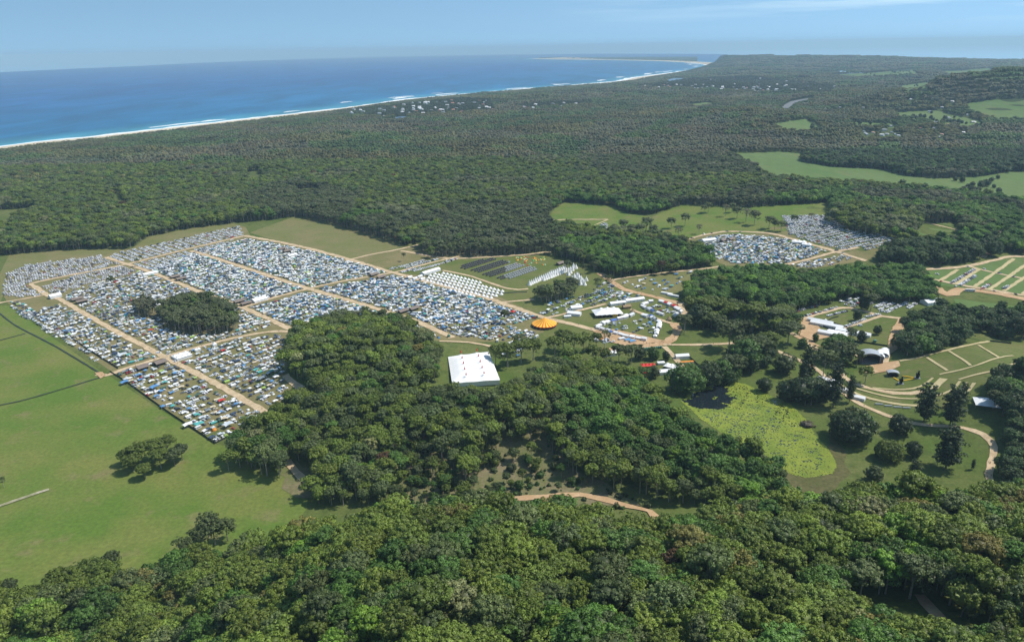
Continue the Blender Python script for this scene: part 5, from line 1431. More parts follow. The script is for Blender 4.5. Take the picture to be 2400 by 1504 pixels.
for k in range(n_):
    if k % 5 == 0: continue
    a0, a1 = k * 6.2832 / n_, (k + 1) * 6.2832 / n_; r = 16.2
    g.face([(r * math.cos(a0), r * math.sin(a0), 0), (r * math.cos(a1), r * math.sin(a1), 0), (r * math.cos(a1), r * math.sin(a1), 4.4), (r * math.cos(a0), r * math.sin(a0), 4.4)])
part('wall', g, solid('dark_red_wall', (.14, .03, .02), .8), e)
g = G(); g.post(0, 0, 12.5, 15, .12); g.face([(0, 0, 14.9), (1.6, .3, 14.5), (0, 0, 14.0)]); part('flag', g, YELLOW, crf)
for k in range(16):
    a = k * .3927; g = G(); g.post(17.3 * math.cos(a), 17.3 * math.sin(a), 0, 4, .1); part('post', g, WWALL, e)

# ---------- white pole marquee with peaks and a yellow panel
e = thing('pole_marquee', 1423, 738, 'large white many peaked marquee with a yellow entrance panel', 'marquee', R(8), None, 22)
NX, NY = 24, 14; Wd, Dp = 36, 22
X, Y = np.meshgrid(np.linspace(-Wd / 2, Wd / 2, NX + 1), np.linspace(-Dp / 2, Dp / 2, NY + 1))
Z = np.zeros_like(X)
pk = [(-8.5, 0), (0, 0), (8.5, 0)]
for i in range(NY + 1):
    for j in range(NX + 1):
        x, y = X[i, j], Y[i, j]; ed = min(Wd / 2 - abs(x), Dp / 2 - abs(y))
        Z[i, j] = 4.6 + min(ed, 10) * .38 + 3.2 * max(math.exp(-math.hypot(x - a, y - b_) / 2.4) for a, b_ in pk) - (0.5 * abs(math.sin(x * .5)) if ed < .1 else 0)
rf = grid_obj('roof', X, Y, Z, WCLOTH); rf.parent = e
g = G(); g.box(-Wd / 2 + 2.5, Wd / 2 - 2.5, -Dp / 2 + 3, Dp / 2 - 1, 0, 4.6); part('wall', g, BLACK, e)
g = G(); g.box(4.5, 11, -Dp / 2 + 1.2, -Dp / 2 + 1.6, 0, 5.2); part('entrance_panel', g, YELLOW, e)
for x in np.linspace(-Wd / 2, Wd / 2, 9):
    g = G(); g.post(x, -Dp / 2, 0, 4.5, .12); part('post', g, STEEL, e)
g = G(); g.post(0, 0, 11.2, 13, .5, r2=.05); part('finial', g, REDC, rf)

# ---------- market stalls: two rings of white stalls, and the backstage rows
STALL = []
def stall_geo(W_, D_, roof, front):
    g = G(); hh = 2.7
    g.gable(-W_ / 2, W_ / 2, -D_ / 2, D_ / 2, hh, hh + 1.3, roof, 0, .1)
    g.box(-W_ / 2 + .1, W_ / 2 - .1, -D_ / 2 + .1, D_ / 2 - .6, 0, hh - .02, (.62, .63, .63))
    g.box(-W_ / 2 + .2, W_ / 2 - .2, D_ / 2 - .55, D_ / 2 - .2, 0, 1.0, (.3, .22, .15))
    g.face([(-W_ / 2, -D_ / 2 - .02, hh - .55), (W_ / 2, -D_ / 2 - .02, hh - .55), (W_ / 2, -D_ / 2 - .02, hh), (-W_ / 2, -D_ / 2 - .02, hh)], front)
    return g
SMESH = {}
SCOL = [('white', (.82, .82, .81), .74), ('pale grey', (.60, .62, .64), .10), ('blue', (.09, .17, .45), .07), ('red', (.55, .06, .05), .05), ('orange', (.7, .3, .06), .02), ('grey', (.3, .33, .36), .02)]
def stall_line(pts, name, w=(3.6, 7), side=0.0):
    W_ = [np.array(where(*p)[:2]) for p in pts]; k = 0
    for a, b_ in zip(W_[:-1], W_[1:]):
        L = np.linalg.norm(b_ - a); d = (b_ - a) / L; t = 0; an = math.atan2(d[1], d[0])
        while t < L - 3:
            ww = cr.uniform(w[0] * .8, w[1] * .85); c = a + d * (t + ww / 2); t += ww + cr.uniform(.3, 2.4); c = c + np.array([-d[1], d[0]]) * cr.uniform(-1.6, 1.6)
            cn = wpick([(q_[0], q_[2]) for q_ in SCOL]); col = [q_[1] for q_ in SCOL if q_[0] == cn][0]
            key = (cn, round(ww)); k += 1
            if key not in SMESH: SMESH[key] = stall_geo(round(ww), 5.4, col, col if cr.random() < .8 else (.5, .1, .08)).mesh('market_stall', [CLOTH])
            o = link(bpy.data.objects.new('market_stall', SMESH[key])); z = float(h(c[0], c[1]))
            o.location = (c[0], c[1], z); o.rotation_euler = (0, 0, an + cr.normal(0, .09) + side)
            o.scale = (1, cr.uniform(.8, 1.25), cr.uniform(.8, 1.3))
            tag(o, f"{cn} topped market stall, {ordinal(k)} along the {name}", 'market stall', 'market stalls')
            TAKEN.append((c[0], c[1], ww * .5))
stall_line([(1397, 768), (1430, 754), (1465, 745), (1482, 738)], 'far left side of the larger stall ring', (6, 12))
stall_line([(1505, 740), (1530, 747), (1546, 756)], 'upper right side of the larger stall ring')
stall_line([(1547, 758), (1542, 775), (1534, 793)], 'right side of the larger stall ring', (5, 8))
stall_line([(1397, 770), (1420, 776), (1440, 782), (1462, 788), (1490, 794), (1520, 800)], 'front side of the larger stall ring', (5, 8))
stall_line([(1505, 718), (1520, 726), (1540, 735), (1556, 741)], 'front of the upper stall ring', (5, 9))
stall_line([(1546, 707), (1565, 714), (1588, 724), (1600, 730)], 'back of the upper stall ring', (6, 10))
stall_line([(1504, 716), (1520, 709), (1537, 708)], 'left end of the upper stall ring', (5, 7))
stall_line([(1578, 742), (1598, 733)], 'right end of the upper stall ring', (5, 7))
stall_line([(1395, 797), (1412, 800), (1430, 803)], 'row under the gums beside the stall yard', (5, 8))
for px, py, W_, D_, an, lb in ((1447, 714, 22, 7, 18, 'long white backstage tent behind the many peaked marquee'), (1487, 706, 27, 8, 18, 'longest white tent in the backstage row above the stalls'), (1350, 724, 15, 9, 12, 'white frame tent left of the many peaked marquee among parked cars'), (1346, 738, 17, 9, -20, 'white roofed bar tent between the circus tent and the peaked marquee'), (1330, 744, 9, 4, 8, 'small white container beside the white roofed bar tent'),
                             (1563, 690, 16, 3.2, -35, 'white site office cabin nearest the gravel road fork'), (1578, 695, 16, 3.2, -35, 'second white site office cabin by the gravel road fork'),
                             (1598, 839, 15, 6, 6, 'white box tent by the track below the stall ring'), (1560, 875, 15, 8, 8, 'flat white tent at the edge of the wood by the lily pond'), (1428, 832, 14, 9, 15, 'white tent showing between the trees beside the stall yard'),
                             (1937, 765, 37, 8, -38, 'long white tent row nearest the sheds in the production yard'), (1922, 757, 30, 5, -38, 'narrow white tent behind the longest production tent'), (1999, 783, 38, 8, -36, 'longest white tent of the production yard beside the open lawn'), (1962, 786, 22, 15, -36, 'broad white square tent in the production yard'), (1932, 783, 14, 8, -36, 'small white tent at the front corner of the production yard')):
    hall(px, py, W_, D_, lb, R(an), *((2.6, .4) if 'cabin' in lb or 'container' in lb else (3.4, 1.9)), name='site_cabin' if 'cabin' in lb else 'shipping_container' if 'container' in lb else 'frame_tent', cat='cabin' if 'cabin' in lb else 'container' if 'container' in lb else 'marquee')
marquee(1575, 864, 16, 10, 'white arched canopy tent beside the lily pond track', R(-35), (3, 1), 3.2, 3.0, walls=False)
marquee(1519, 862, 15, 8, 'red canopy tent among the trees near the lily pond', R(3), (4, 1), 3.6, 1.6, mat=REDC, walls=False)
marquee(1511, 876, 8, 6, 'small red tent in front of the red canopy', R(3), (1, 1), 2.6, 1.2, mat=REDC, walls=False)
marquee(1549, 853, 8, 5, 'small white box tent between the red canopy and the white arched tent', R(5), (1, 1), 2.4, 1.0)
marquee(2322, 953, 27, 17, 'white open sided tent at the edge of the wood above the natural arena', R(-22), (1, 1), 3.6, 4.6, walls=False, straight=True)
hall(1610, 850, 14, 3, 'orange and white barrier stand beside the white box tent', R(8), 1.6, .4, mat=ORANGE, name='barrier', cat='barrier')
for i, (px, py) in enumerate(((1457, 796), (1471, 799), (1482, 802))):
    hall(px, py, 7, 4, ['white shipping container in front of the stalls', 'blue shipping container between the white and the other blue one', 'blue shipping container at the end by the dirt road'][i], R(20), 2.5, .15, mat=WWALL if i == 0 else BLUEP, wall=WWALL, name='shipping_container', cat='container')
for i in range(9):
    x0 = 1512 + i * 4.6
    e = thing('water_tank', x0, 820 - i * .5, f"green water tank, {ordinal(i + 1)} from the left along the dirt road", 'water tank', 0, 'green tanks along the dirt road')
    g = G(); g.post(0, 0, 0, 2.6, 1.2, n=10); part('tank', g, GREENP, e); g = G(); g.post(0, 0, 2.6, 2.95, 1.25, n=10, r2=.3); part('lid', g, GREENP, e)
# timber bar house with a tower
e = thing('timber_bar', 1468, 722, 'timber bar building with a little tower between marquee and stalls', 'bar', R(15), None, 8)
g = G(); g.box(-5, 5, -3, 3, 0, 3); part('wall', g, TIMBER, e)
g = G(); g.gable(-5, 5, -3, 3, 3, 5.2, over=.6, ends=False); part('roof', g, solid('thatch', (.33, .24, .14), .9), e)
g = G(); g.post(-3.5, 0, 0, 7, 1.1); part('tower', g, DKWALL, e)
for px, py, lb in ((1483, 733, 'straw coloured hut at the far corner of the larger stall ring'), (1568, 751, 'straw coloured hut below the upper stall ring')):
    e = thing('thatched_hut', px, py, lb, 'hut', 0, None, 5); g = G(); g.post(0, 0, 2, 6, 3.6, n=8, r2=.1); part('roof', g, MATS['thatch'], e); g = G(); g.post(0, 0, 0, 2.1, 2.6, n=8); part('wall', g, TIMBER, e)

# ---------- main stage with curved roof
e = thing('main_stage', 2038, 848, 'concert stage with a grey curved roof facing the terraced lawn', 'stage', R(-14), None, 16)
g = G(); N_ = 12
def roofz(x): return 15.5 + 3.4 * (1 - (x / 13.0) ** 2)
for k in range(N_):
    xa_, xb_ = -13 + 26 * k / N_, -13 + 26 * (k + 1) / N_
    g.face([(xa_, -9, roofz(xa_) - .6), (xb_, -9, roofz(xb_) - .6), (xb_, 11, roofz(xb_) - .2), (xa_, 11, roofz(xa_) - .2)])
    g.face([(xa_, -9, roofz(xa_) - 1.7), (xb_, -9, roofz(xb_) - 1.7), (xb_, -9, roofz(xb_) - .6), (xa_, -9, roofz(xa_) - .6)])
srf = part('roof', g, GREYROOF, e)
e.scale = (.66,) * 3
g = G(); g.box(-12.6, 12.6, -9, 11, 0, 1.8); part('deck', g, STEEL, e)
g = G(); g.box(-12.4, 12.4, 10.4, 10.8, 1.8, 15.6); g.box(-12.6, -12.2, -6, 10.4, 1.8, 15.3); g.box(12.2, 12.6, -6, 10.4, 1.8, 15.3); part('backdrop', g, BLACK, e)
for sx in (-1, 1):
    g = G(); g.box(sx * 15.5 - 2.2, sx * 15.5 + 2.2, -8, 4, 0, 13.5); part('wing', g, solid('wing_scrim', (.10, .105, .11), .8), e)
    g = G(); g.box(sx * 11.3 - .8, sx * 11.3 + .8, -9.6, -8.7, 7, 14.6); part('speaker_array', g, BLACK, srf)
    g = G(); g.box(sx * 12.9 - .25, sx * 12.9 + .25, -9.1, -8.6, 0, 15); part('leg', g, STEEL, e)
for k in range(5):
    g = G(); g.bar((-12, -7 + 3.6 * k, 14.6), (12, -7 + 3.6 * k, 14.6), .18); part('truss', g, STEEL, srf)
g = G(); g.box(-16, 16, -12.5, -11.5, 0, 1.2); part('crowd_barrier', g, STEEL, e)
for px, py, lb in ((2063, 836, 'white arch roofed store tent right behind the stage, nearer one'), (2073, 832, 'white arch roofed store tent further behind the stage')):
    e = thing('arch_tent', px, py, lb, 'tent', R(62), None, 8); g = G()
    for k in range(10):
        a0, a1 = k * math.pi / 10, (k + 1) * math.pi / 10
        g.face([(-9, 4.5 * math.cos(a0), 2.2 + 3.4 * math.sin(a0)), (9, 4.5 * math.cos(a0), 2.2 + 3.4 * math.sin(a0)), (9, 4.5 * math.cos(a1), 2.2 + 3.4 * math.sin(a1)), (-9, 4.5 * math.cos(a1), 2.2 + 3.4 * math.sin(a1))])
    part('roof', g, WCLOTH, e); g = G(); g.box(-8.8, 8.8, -4.4, 4.4, 0, 2.3); g.face([(8.85, 4.3 * math.cos(k * .3927), 2.2 + 3.2 * math.sin(k * .3927)) for k in range(9)]); part('wall', g, WWALL, e)
e = thing('mixing_desk_tent', 2092, 880, 'small grey arched mixing desk roof on the lawn before the stage', 'mixing desk', R(-14), None, 8); g = G()
for k in range(8):
    xa_, xb_ = -5.5 + 11 * k / 8, -5.5 + 11 * (k + 1) / 8; z_ = lambda x: 4 + 1.4 * (1 - (x / 5.5) ** 2)
    g.face([(xa_, -3.5, z_(xa_)), (xb_, -3.5, z_(xb_)), (xb_, 3.5, z_(xb_)), (xa_, 3.5, z_(xa_))])
part('roof', g, GREYROOF, e); g = G(); g.box(-4.8, 4.8, -3, 3, 0, 2.2); part('wall', g, BLACK, e)
for sx in (-1, 1):
    for sy in (-1, 1): g = G(); g.post(sx * 5.3, sy * 3.3, 0, 4, .12); part('post', g, STEEL, e)
for px, py, lb in ((2111, 899, 'dark delay speaker tower on the lawn nearer the trees'), (2150, 886, 'dark delay speaker tower on the lawn further from the trees')):
    e = thing('speaker_tower', px, py, lb, 'speaker tower', R(-14), None, 6)
    g = G(); g.box(-2.5, 2.5, -2.5, 2.5, 0, .6); part('base', g, STEEL, e)
    for sx in (-1, 1):
        for sy in (-1, 1): g = G(); g.post(sx * 1.1, sy * 1.1, .6, 9, .12); part('leg', g, STEEL, e)
    g = G(); g.box(-1.5, 1.5, -1.5, 1.5, 3, 5.2); g.box(-1.2, 1.2, -1.2, 1.2, .6, 2.4); pf = part('platform', g, BLACK, e)
    g = G(); g.box(-.6, .6, -1.9, -1.2, 5.2, 8.6); part('speaker', g, BLACK, pf)
for a, b_, lb in (((2115, 882), (2142, 886), 'yellow cable tray from mixing roof to the further tower'), ((2117, 893), (2143, 888), 'yellow cable tray between the two speaker towers'), ((2094, 886), (2106, 893), 'short yellow cable tray from mixing roof to the nearer tower')):
    A_, B_ = where(*a), where(*b_); g = G(); g.bar((A_[0], A_[1], A_[2] + .5), (B_[0], B_[1], B_[2] + .5), .45); tag(g.obj('cable_tray', YELLOW), lb, 'cable tray')
for i, (px, py) in enumerate(((2060, 948), (2082, 952), (2103, 955), (2125, 957))):
    e = thing('toilet_row', px, py, f"low grey barrier block, {ordinal(i + 1)} from the left below the terraces", 'barrier', R(-8), 'grey blocks below the terraces'); g = G(); g.box(-3.5, 3.5, -.6, .6, 0, 1.1); g.box(-3.3, 3.3, -.5, .5, 1.1, 1.2); part('block', g, GREYROOF, e)
    e.name = 'barrier_block'
for px, py, W_, lb in ((1942, 895, 22, 'white long tent behind the hoop pines, uphill end'), (1968, 915, 20, 'white long tent behind the hoop pines, middle one'), (2010, 935, 13, 'white long tent end showing right of the small hoop pine')):
    hall(px, py, W_, 6, lb, R(-38), 3, 1.3)
for px, py, lb in ((2050, 802, 'green water tank on the lawn by the production yard fence'), (1052, 790, 'green water tank by the dirt road junction behind the knoll')):
    e = thing('water_tank', px, py, lb, 'water tank'); g = G(); g.post(0, 0, 0, 2.8, 1.9, n=12); part('tank', g, GREENP, e); g = G(); g.post(0, 0, 2.8, 3.2, 1.95, n=12, r2=.3); part('lid', g, GREENP, e)

# ---------- fences
def fence(pts, label, hh=1.9, mat=None, step=9.0):
    W_ = [np.array(where(*p)) for p in pts]; o0 = W_[0]
    e = empty('fence', tuple(o0)); tag(e, label, 'fence')
    q, _, _ = ribbon_pts([w[:2] for w in W_], 1, step)
    if len(q) > 96: q = q[::int(len(q) / 96) + 1]
    g = G()
    for a, b_ in zip(q[:-1], q[1:]):
        za, zb = float(h(*a)) - o0[2], float(h(*b_)) - o0[2]; a, b_ = a - o0[:2], b_ - o0[:2]
        g.face([(a[0], a[1], za), (b_[0], b_[1], zb), (b_[0], b_[1], zb + hh), (a[0], a[1], za + hh)])
    part('mesh_panel', g, mat or DKWALL, e)
    for a in q:
        z = float(h(*a)) - o0[2]; g = G(); g.post(a[0] - o0[0], a[1] - o0[1], z, z + hh + .15, .07); part('post', g, STEEL, e)
fence([(258, 872), (300, 898), (400, 970), (504, 1040)], 'dark mesh fence between green pasture and the front camp block')
fence([(504, 1040), (560, 1012), (604, 990)], 'dark mesh fence along the near edge of the front camp block')
fence([(60, 722), (130, 766), (200, 815), (277, 864)], 'dark mesh fence between the outer tent strip and camp rows')
fence([(1908, 758), (1960, 775), (1990, 760)], 'dark fence round the production sheds beside the parked cars', 1.8)
fence([(1965, 743), (1940, 752), (1985, 768)], 'dark fence behind the long white production tents', 1.8)
fence([(1610, 832), (1640, 860)], 'dark fence running from the white box tent to the pond trees', 2)
fence([(2000, 800), (2040, 806), (2080, 812)], 'dark fence below the production yard lawn', 1.8)
fence([(985, 640), (1100, 684), (1235, 685)], 'grey fence round the rows of white bell tents', 1.6, STEEL)
fence([(2320, 800), (2370, 806)], 'dark fence at the top of the natural arena', 1.8)

# ---------- bell tents, hut tents, tepees: each one counted
def rows_in(poly, ang, du, dv, jit=.25):
    W_ = [tuple(P(*q)) for q in poly]; u = np.array([math.cos(ang), math.sin(ang)]); v = np.array([-u[1], u[0]])
    Q = np.array(W_); us, vs_ = Q @ u, Q @ v; res = []
    for i, vv in enumerate(np.arange(vs_.min() + dv / 2, vs_.max(), dv)):
        k = 0
        for t in np.arange(us.min() + du / 2, us.max(), du):
            w = u * t + v * vv
            if inpoly(w[0], w[1], W_): k += 1; res.append((w[0] + cr.normal(0, jit), w[1] + cr.normal(0, jit), i + 1, k))
    return res
def cone(prof, n_, col, door=None):
    g = G()
    for k in range(n_):
        a0, a1 = k * 6.2832 / n_, (k + 1) * 6.2832 / n_
        for (ra, za), (rb, zb) in zip(prof[:-1], prof[1:]):
            f = [(ra * math.cos(a0), ra * math.sin(a0), za), (ra * math.cos(a1), ra * math.sin(a1), za), (rb * math.cos(a1), rb * math.sin(a1), zb), (rb * math.cos(a0), rb * math.sin(a0), zb)]
            g.face(f, door if door and k == 0 and za < .5 else col)
    return g
BELL = cone([(2.95, 0), (2.95, .6), (1.5, 1.9), (.05, 3.7)], 12, (.84, .83, .80), (.45, .43, .4)).mesh('bell_tent', [CLOTH])
cut = [(988, 654), (1018, 641), (1050, 641), (1192, 683), (1150, 702), (1085, 692)]
for x, y, i, k in rows_in(cut, EA, 7.6, 10.2, .3):
    o = link(bpy.data.objects.new('bell_tent', BELL)); o.location = (x, y, 0.1); o.rotation_euler = (0, 0, cr.uniform(0, 6.28)); TAKEN.append((x, y, 3))
    tag(o, f"white bell tent, {ordinal(k)} in row {number(i)} of the fenced bell tent field", 'bell tent', 'white bell tents in rows')
def hut(c1, c2):
    g = G(); g.box(-1.6, 1.6, -1.3, 1.3, 0, 1.5, c1, 0, .1, .1); g.gable(-1.6, 1.6, -1.3, 1.3, 1.5, 2.4, c1, 0, .15, endcol=c2); g.box(-1.75, -1.55, -1.2, 1.2, 0, 1.5, c2); return g.mesh('hut_tent', [CLOTH])
HUTS = [hut((.05, .05, .055), (.78, .76, .7)), hut((.26, .28, .30), (.60, .60, .60))]
n_h = 0
for x, y, i, k in rows_in([(1076, 628), (1102, 614), (1152, 606), (1178, 610), (1264, 632), (1204, 652), (1176, 656)], EB, 4.9, 7.4, .15):
    if i % 4 == 0 or n_h > 230: continue
    n_h += 1
    px, _ = proj(x, y, 0); g2 = float(px) - 1185 + cr.normal(0, 3) > 0
    o = link(bpy.data.objects.new('hut_tent', HUTS[int(g2)])); o.location = (x, y, .1); o.rotation_euler = (0, 0, EB + math.pi + cr.normal(0, .04))
    tag(o, f"{'grey' if g2 else 'black and white'} hut tent, {ordinal(k)} in row {number(i)} of the hut tent field", 'tent', 'small hut tents in rows')
TEP = cone([(3.3, 0), (1.6, 3.6), (.18, 6.8), (.35, 7.6)], 10, (.83, .82, .79), (.4, .38, .34)).mesh('tepee', [CLOTH])
tp_ = [(1241 + k * 4.6, 668 - k * 2.15) for k in range(19)] + [(1274 + k * 5.2, 657 - k * 2.0) for k in range(14)] + [(1345, 664), (1351, 658), (1356, 662), (1362, 657), (1367, 662), (1374, 658), (1360, 667), (1370, 668), (1344, 627), (1350, 629), (1346, 650), (1352, 646), (1340, 655), (1337, 640), (1342, 634), (1332, 645), (1356, 650)]
for k, (px, py) in enumerate(tp_):
    x, y, z = where(px, py); o = link(bpy.data.objects.new('tepee', TEP)); o.location = (x, y, z); o.rotation_euler = (0, 0, cr.uniform(0, 6.28)); s_c = cr.uniform(.9, 1.1); o.scale = (s_c, s_c, s_c); TAKEN.append((x, y, 4))
    tag(o, placed('white pointed tepee', x, y, 4), 'tepee', 'white tepees above the crew camp')
DOMEC = [('orange', (.75, .33, .06)), ('yellow', (.75, .6, .1)), ('green', (.12, .45, .15)), ('pale green', (.4, .6, .35)), ('red', (.6, .1, .05))]
for k in range(44):
    px = cr.uniform(1208, 1278); py = cr.uniform(603, 613) if cr.random() < .5 else cr.choice([604, 610, 617, 621]) + cr.normal(0, .5)
    cn, col = DOMEC[int(cr.integers(5))]
    if ('dometiny', cn) not in MESH: TENTC.append((cn + 'x', col, 0)); MESH[('dometiny', cn)] = shelter_geo('dome tent', col).mesh('dome_tent', [CLOTH])
    x, y, z = where(px, py); o = link(bpy.data.objects.new('dome_tent', MESH[('dometiny', cn)])); o.location = (x, y, z); o.rotation_euler = (0, 0, cr.uniform(0, 6))
    tag(o, placed(f"small {cn} dome tent", x, y, 1), 'tent', 'bright dome tents on the top lawn')

# ---------- houses of the far towns
HW = [('white walled house with a grey roof', (.62, .62, .60), (.30, .32, .34)), ('white walled house with a red tiled roof', (.74, .72, .68), (.42, .16, .10)), ('cream house with a pale roof', (.56, .51, .43), (.50, .50, .50)), ('white house with a white roof', (.78, .78, .77), (.80, .80, .80))]
HM = []
for nm, c1, c2 in HW:
    g = G(); g.box(-8, 8, -5, 5, -1, 5.5, c1); g.gable(-8, 8, -5, 5, 5.5, 8.4, c2, 0, .7, endcol=c1); g.box(3, 9.5, -8, -5, -1, 3.2, c1); g.gable(3, 9.5, -8.2, -4, 3.2, 5, c2, 0, .4, endcol=c1)
    for x in (-6, -3, 0): g.box(x - .7, x + .7, -5.05, -4.98, 1.2, 3.2, (.05, .06, .07))
    HM.append(g.mesh('house', [PAINT]))
for q_ in HOUSES:
    k = int(cr.choice([0, 1, 2, 3], p=[.3, .15, .2, .35])); o = link(bpy.data.objects.new('house', HM[k])); o.location = (q_[0], q_[1], q_[2]); o.rotation_euler = (0, 0, cr.choice([0, 1.57, .5, 2.4]) + cr.normal(0, .2))
    s_c = cr.uniform(.7, 1.15) * (.8 if math.hypot(q_[0], q_[1]) < 4000 else 1.15); o.scale = (s_c, s_c, s_c)
    tag(o, placed(HW[k][0], q_[0], q_[1], q_[2] + 4), 'house', 'far houses among the trees')
for i, (px, py, W_, D_) in enumerate(((1890, 246, 60, 30), (1905, 250, 50, 28), (1922, 245, 70, 30), (1938, 250, 60, 34), (1950, 246, 50, 30), (1930, 257, 60, 30), (1912, 255, 44, 26), (1872, 246, 40, 24))):
    x, y, z = where(px, py); g = G(); g.box(-W_ / 2, W_ / 2, -D_ / 2, D_ / 2, -1, 7, (.70, .70, .69)); g.gable(-W_ / 2, W_ / 2, -D_ / 2, D_ / 2, 7, 10, (.74, .74, .74), 0, .5, endcol=(.6, .6, .6)); g.box(-W_ / 4, W_ / 4, -D_ / 2 - .2, -D_ / 2, -1, 5, (.12, .12, .13))
    o = g.obj('warehouse', PAINT); o.location = (x, y, z); o.rotation_euler = (0, 0, cr.uniform(-.3, .3)); tag(o, placed('large pale warehouse beside the highway', x, y, z + 6), 'warehouse', 'warehouses beside the highway')
# the lighthouse cape keeps one white speck
# ---------- fill the camp
B_front = [(268, 874), (385, 843), (612, 963), (600, 990), (504, 1034)]
B_knoll = [(396, 838), (440, 820), (560, 795), (650, 783), (670, 800), (664, 850), (664, 900), (690, 936), (640, 964), (618, 956)]
B_left = [(77, 728), (140, 712), (245, 769), (380, 834), (278, 860), (250, 846)]
fill(B_front, 'front camp block', EB, 'mixed', 14.2, 'pasture fence')
fill(B_knoll, 'block under the knoll', EB, 'mixed', 14.2, 'gravel road')
fill(B_left, 'block left of junction', EB, 'mixed', 13.5, 'pasture fence')
fill([(22, 707), (45, 708), (130, 762), (222, 824), (206, 833), (100, 771), (30, 726)], 'strip outside left fence', EA, 'mixed', 11, 'far end')
fill([(152, 690), (215, 665), (300, 649), (330, 634), (400, 661), (465, 688), (555, 721), (640, 763), (560, 786), (460, 813), (390, 834), (250, 763), (165, 713)], 'oval wood block', EB, 'mixed', 12.5, 'gravel road', dens=.86)
fill([(6, 692), (15, 642), (60, 622), (240, 598), (285, 620), (180, 641), (75, 660), (98, 690), (60, 700)], 'far left car park', EB, 'cars', 10.2, 'left edge')
fill([(90, 674), (180, 646), (290, 625), (322, 634), (300, 645), (215, 662), (150, 686), (115, 690)], 'left loop car park', EB, 'cars', 10.2, 'loop road')
fill([(255, 598), (300, 588), (560, 530), (572, 552), (420, 588), (290, 619)], 'back fence car park', EA, 'cars', 11, 'road')
fill([(306, 622), (545, 563), (500, 598), (450, 608), (390, 624), (345, 634)], 'back road car park', EA, 'cars', 10.5, 'road')
fill([(335, 634), (460, 592), (520, 613), (640, 652), (720, 679), (640, 700), (565, 718), (470, 684), (400, 656)], 'upper tent block', EB, 'dense', 4.8, 'road')
fill([(470, 587), (580, 560), (690, 580), (800, 608), (922, 641), (800, 660), (730, 675), (640, 648), (520, 609)], 'far tent block', EB, 'dense', 4.9, 'road')
fill([(578, 725), (722, 684), (825, 711), (900, 735), (950, 752), (760, 745), (700, 772), (620, 743)], 'tents behind the knoll', EB, 'dense', 4.9, 'road', .10)
fill([(738, 678), (922, 646), (1060, 681), (1120, 697), (1262, 745), (1200, 760), (1010, 764), (965, 744), (820, 702)], 'bright tent block', EB, 'dense', 4.8, 'road', .14, .9)
fill([(985, 757), (1010, 766), (1200, 764), (1225, 778), (1150, 797), (1060, 786)], 'dirt road tent strip', EB, 'mixed', 10, 'road', .2)
fill([(968, 762), (1000, 774), (1036, 796), (1000, 790)], 'knoll foot tents', EB, 'dense', 4.8, 'road', .35)
fill([(1258, 738), (1290, 712), (1360, 690), (1440, 680), (1480, 697), (1440, 712), (1385, 720), (1290, 744)], 'crew camp', EB, 'mixed', 15, 'road', .2, .62)
fill([(1385, 668), (1432, 662), (1500, 694), (1470, 708), (1400, 694)], 'upper crew camp', EB, 'mixed', 13, 'road', .2, .6)
fill([(1455, 662), (1600, 640), (1640, 636), (1560, 682), (1492, 680)], 'sparse tent field', EB, 'dense', 12, 'road', .2, .4)
fill([(1610, 577), (1660, 556), (1720, 549), (1850, 562), (1935, 590), (1890, 606), (1830, 620), (1720, 618), (1660, 600)], 'hillside tents', EB, 'dense', 5.2, 'road', .1, .9)
fill([(1832, 506), (1930, 506), (1990, 540), (2108, 561), (2090, 574), (2010, 589), (1970, 585), (1900, 566), (1850, 552), (1842, 530)], 'far hillside car park', R(20), 'cars', 9.4, 'road', 0, .92)
fill([(1850, 622), (1990, 596), (2002, 604), (1940, 622), (1900, 629)], 'roadside far car park', EB, 'mixed', 12, 'road')
fill([(880, 636), (1000, 609), (1075, 606), (990, 633), (925, 642)], 'bell tent car rows', EB, 'cars', 12, 'road')
fill([(1398, 545), (1412, 524), (1424, 524), (1420, 545)], 'striped far field', EB, 'cars', 9, 'road')
fill([(700, 592), (740, 583), (770, 597), (735, 600)], 'empty grass field', EB, 'cars', 14, 'road')
fill([(1970, 700), (2010, 690), (2060, 698), (2050, 712), (2000, 722), (1965, 716)], 'crew caravan yard', R(15), 'mixed', 11, 'yard road')
fill([(2050, 722), (2070, 708), (2145, 708), (2150, 716), (2085, 735), (2070, 733)], 'production car rows', R(38), 'cars', 9.5, 'yard road')
fill([(1402, 796), (1436, 790), (1445, 800), (1410, 812)], 'gum tree yard', EB, 'dense', 5, 'road', .3)
fill([(1425, 760), (1470, 752), (1525, 752), (1535, 770), (1520, 788), (1460, 780), (1430, 772)], 'stall ring yard', EB, 'mixed', 16, 'stalls', .2, .5)
fill([(1520, 720), (1545, 714), (1590, 730), (1570, 736)], 'upper stall ring yard', EB, 'mixed', 13, 'stalls', .2, .6)
fill([(1160, 800), (1250, 770), (1262, 790), (1230, 835), (1175, 838)], 'big gum yard', EB, 'mixed', 12, 'road', .2, .7)
def car_row(a, b_, name, gap=3.1, ang_off=.35, p_=.9):
    A_, B_ = np.array(where(*a)), np.array(where(*b_)); L = np.linalg.norm(B_[:2] - A_[:2]); d = (B_ - A_)[:2] / L; an = math.atan2(d[1], d[0]); k = 0
    for t in np.arange(0, L, gap):
        if cr.random() > p_: continue
        k += 1; kd = wpick(CARK); cn = wpick([(q_[0], q_[2]) for q_ in CARC]); c = A_[:2] + d * t
        ITEMS.append((kd, cn, c[0], c[1], an + 1.57 - ang_off + cr.normal(0, .05), f"{cn} {kd}, {ordinal(k)} along the {name}"))
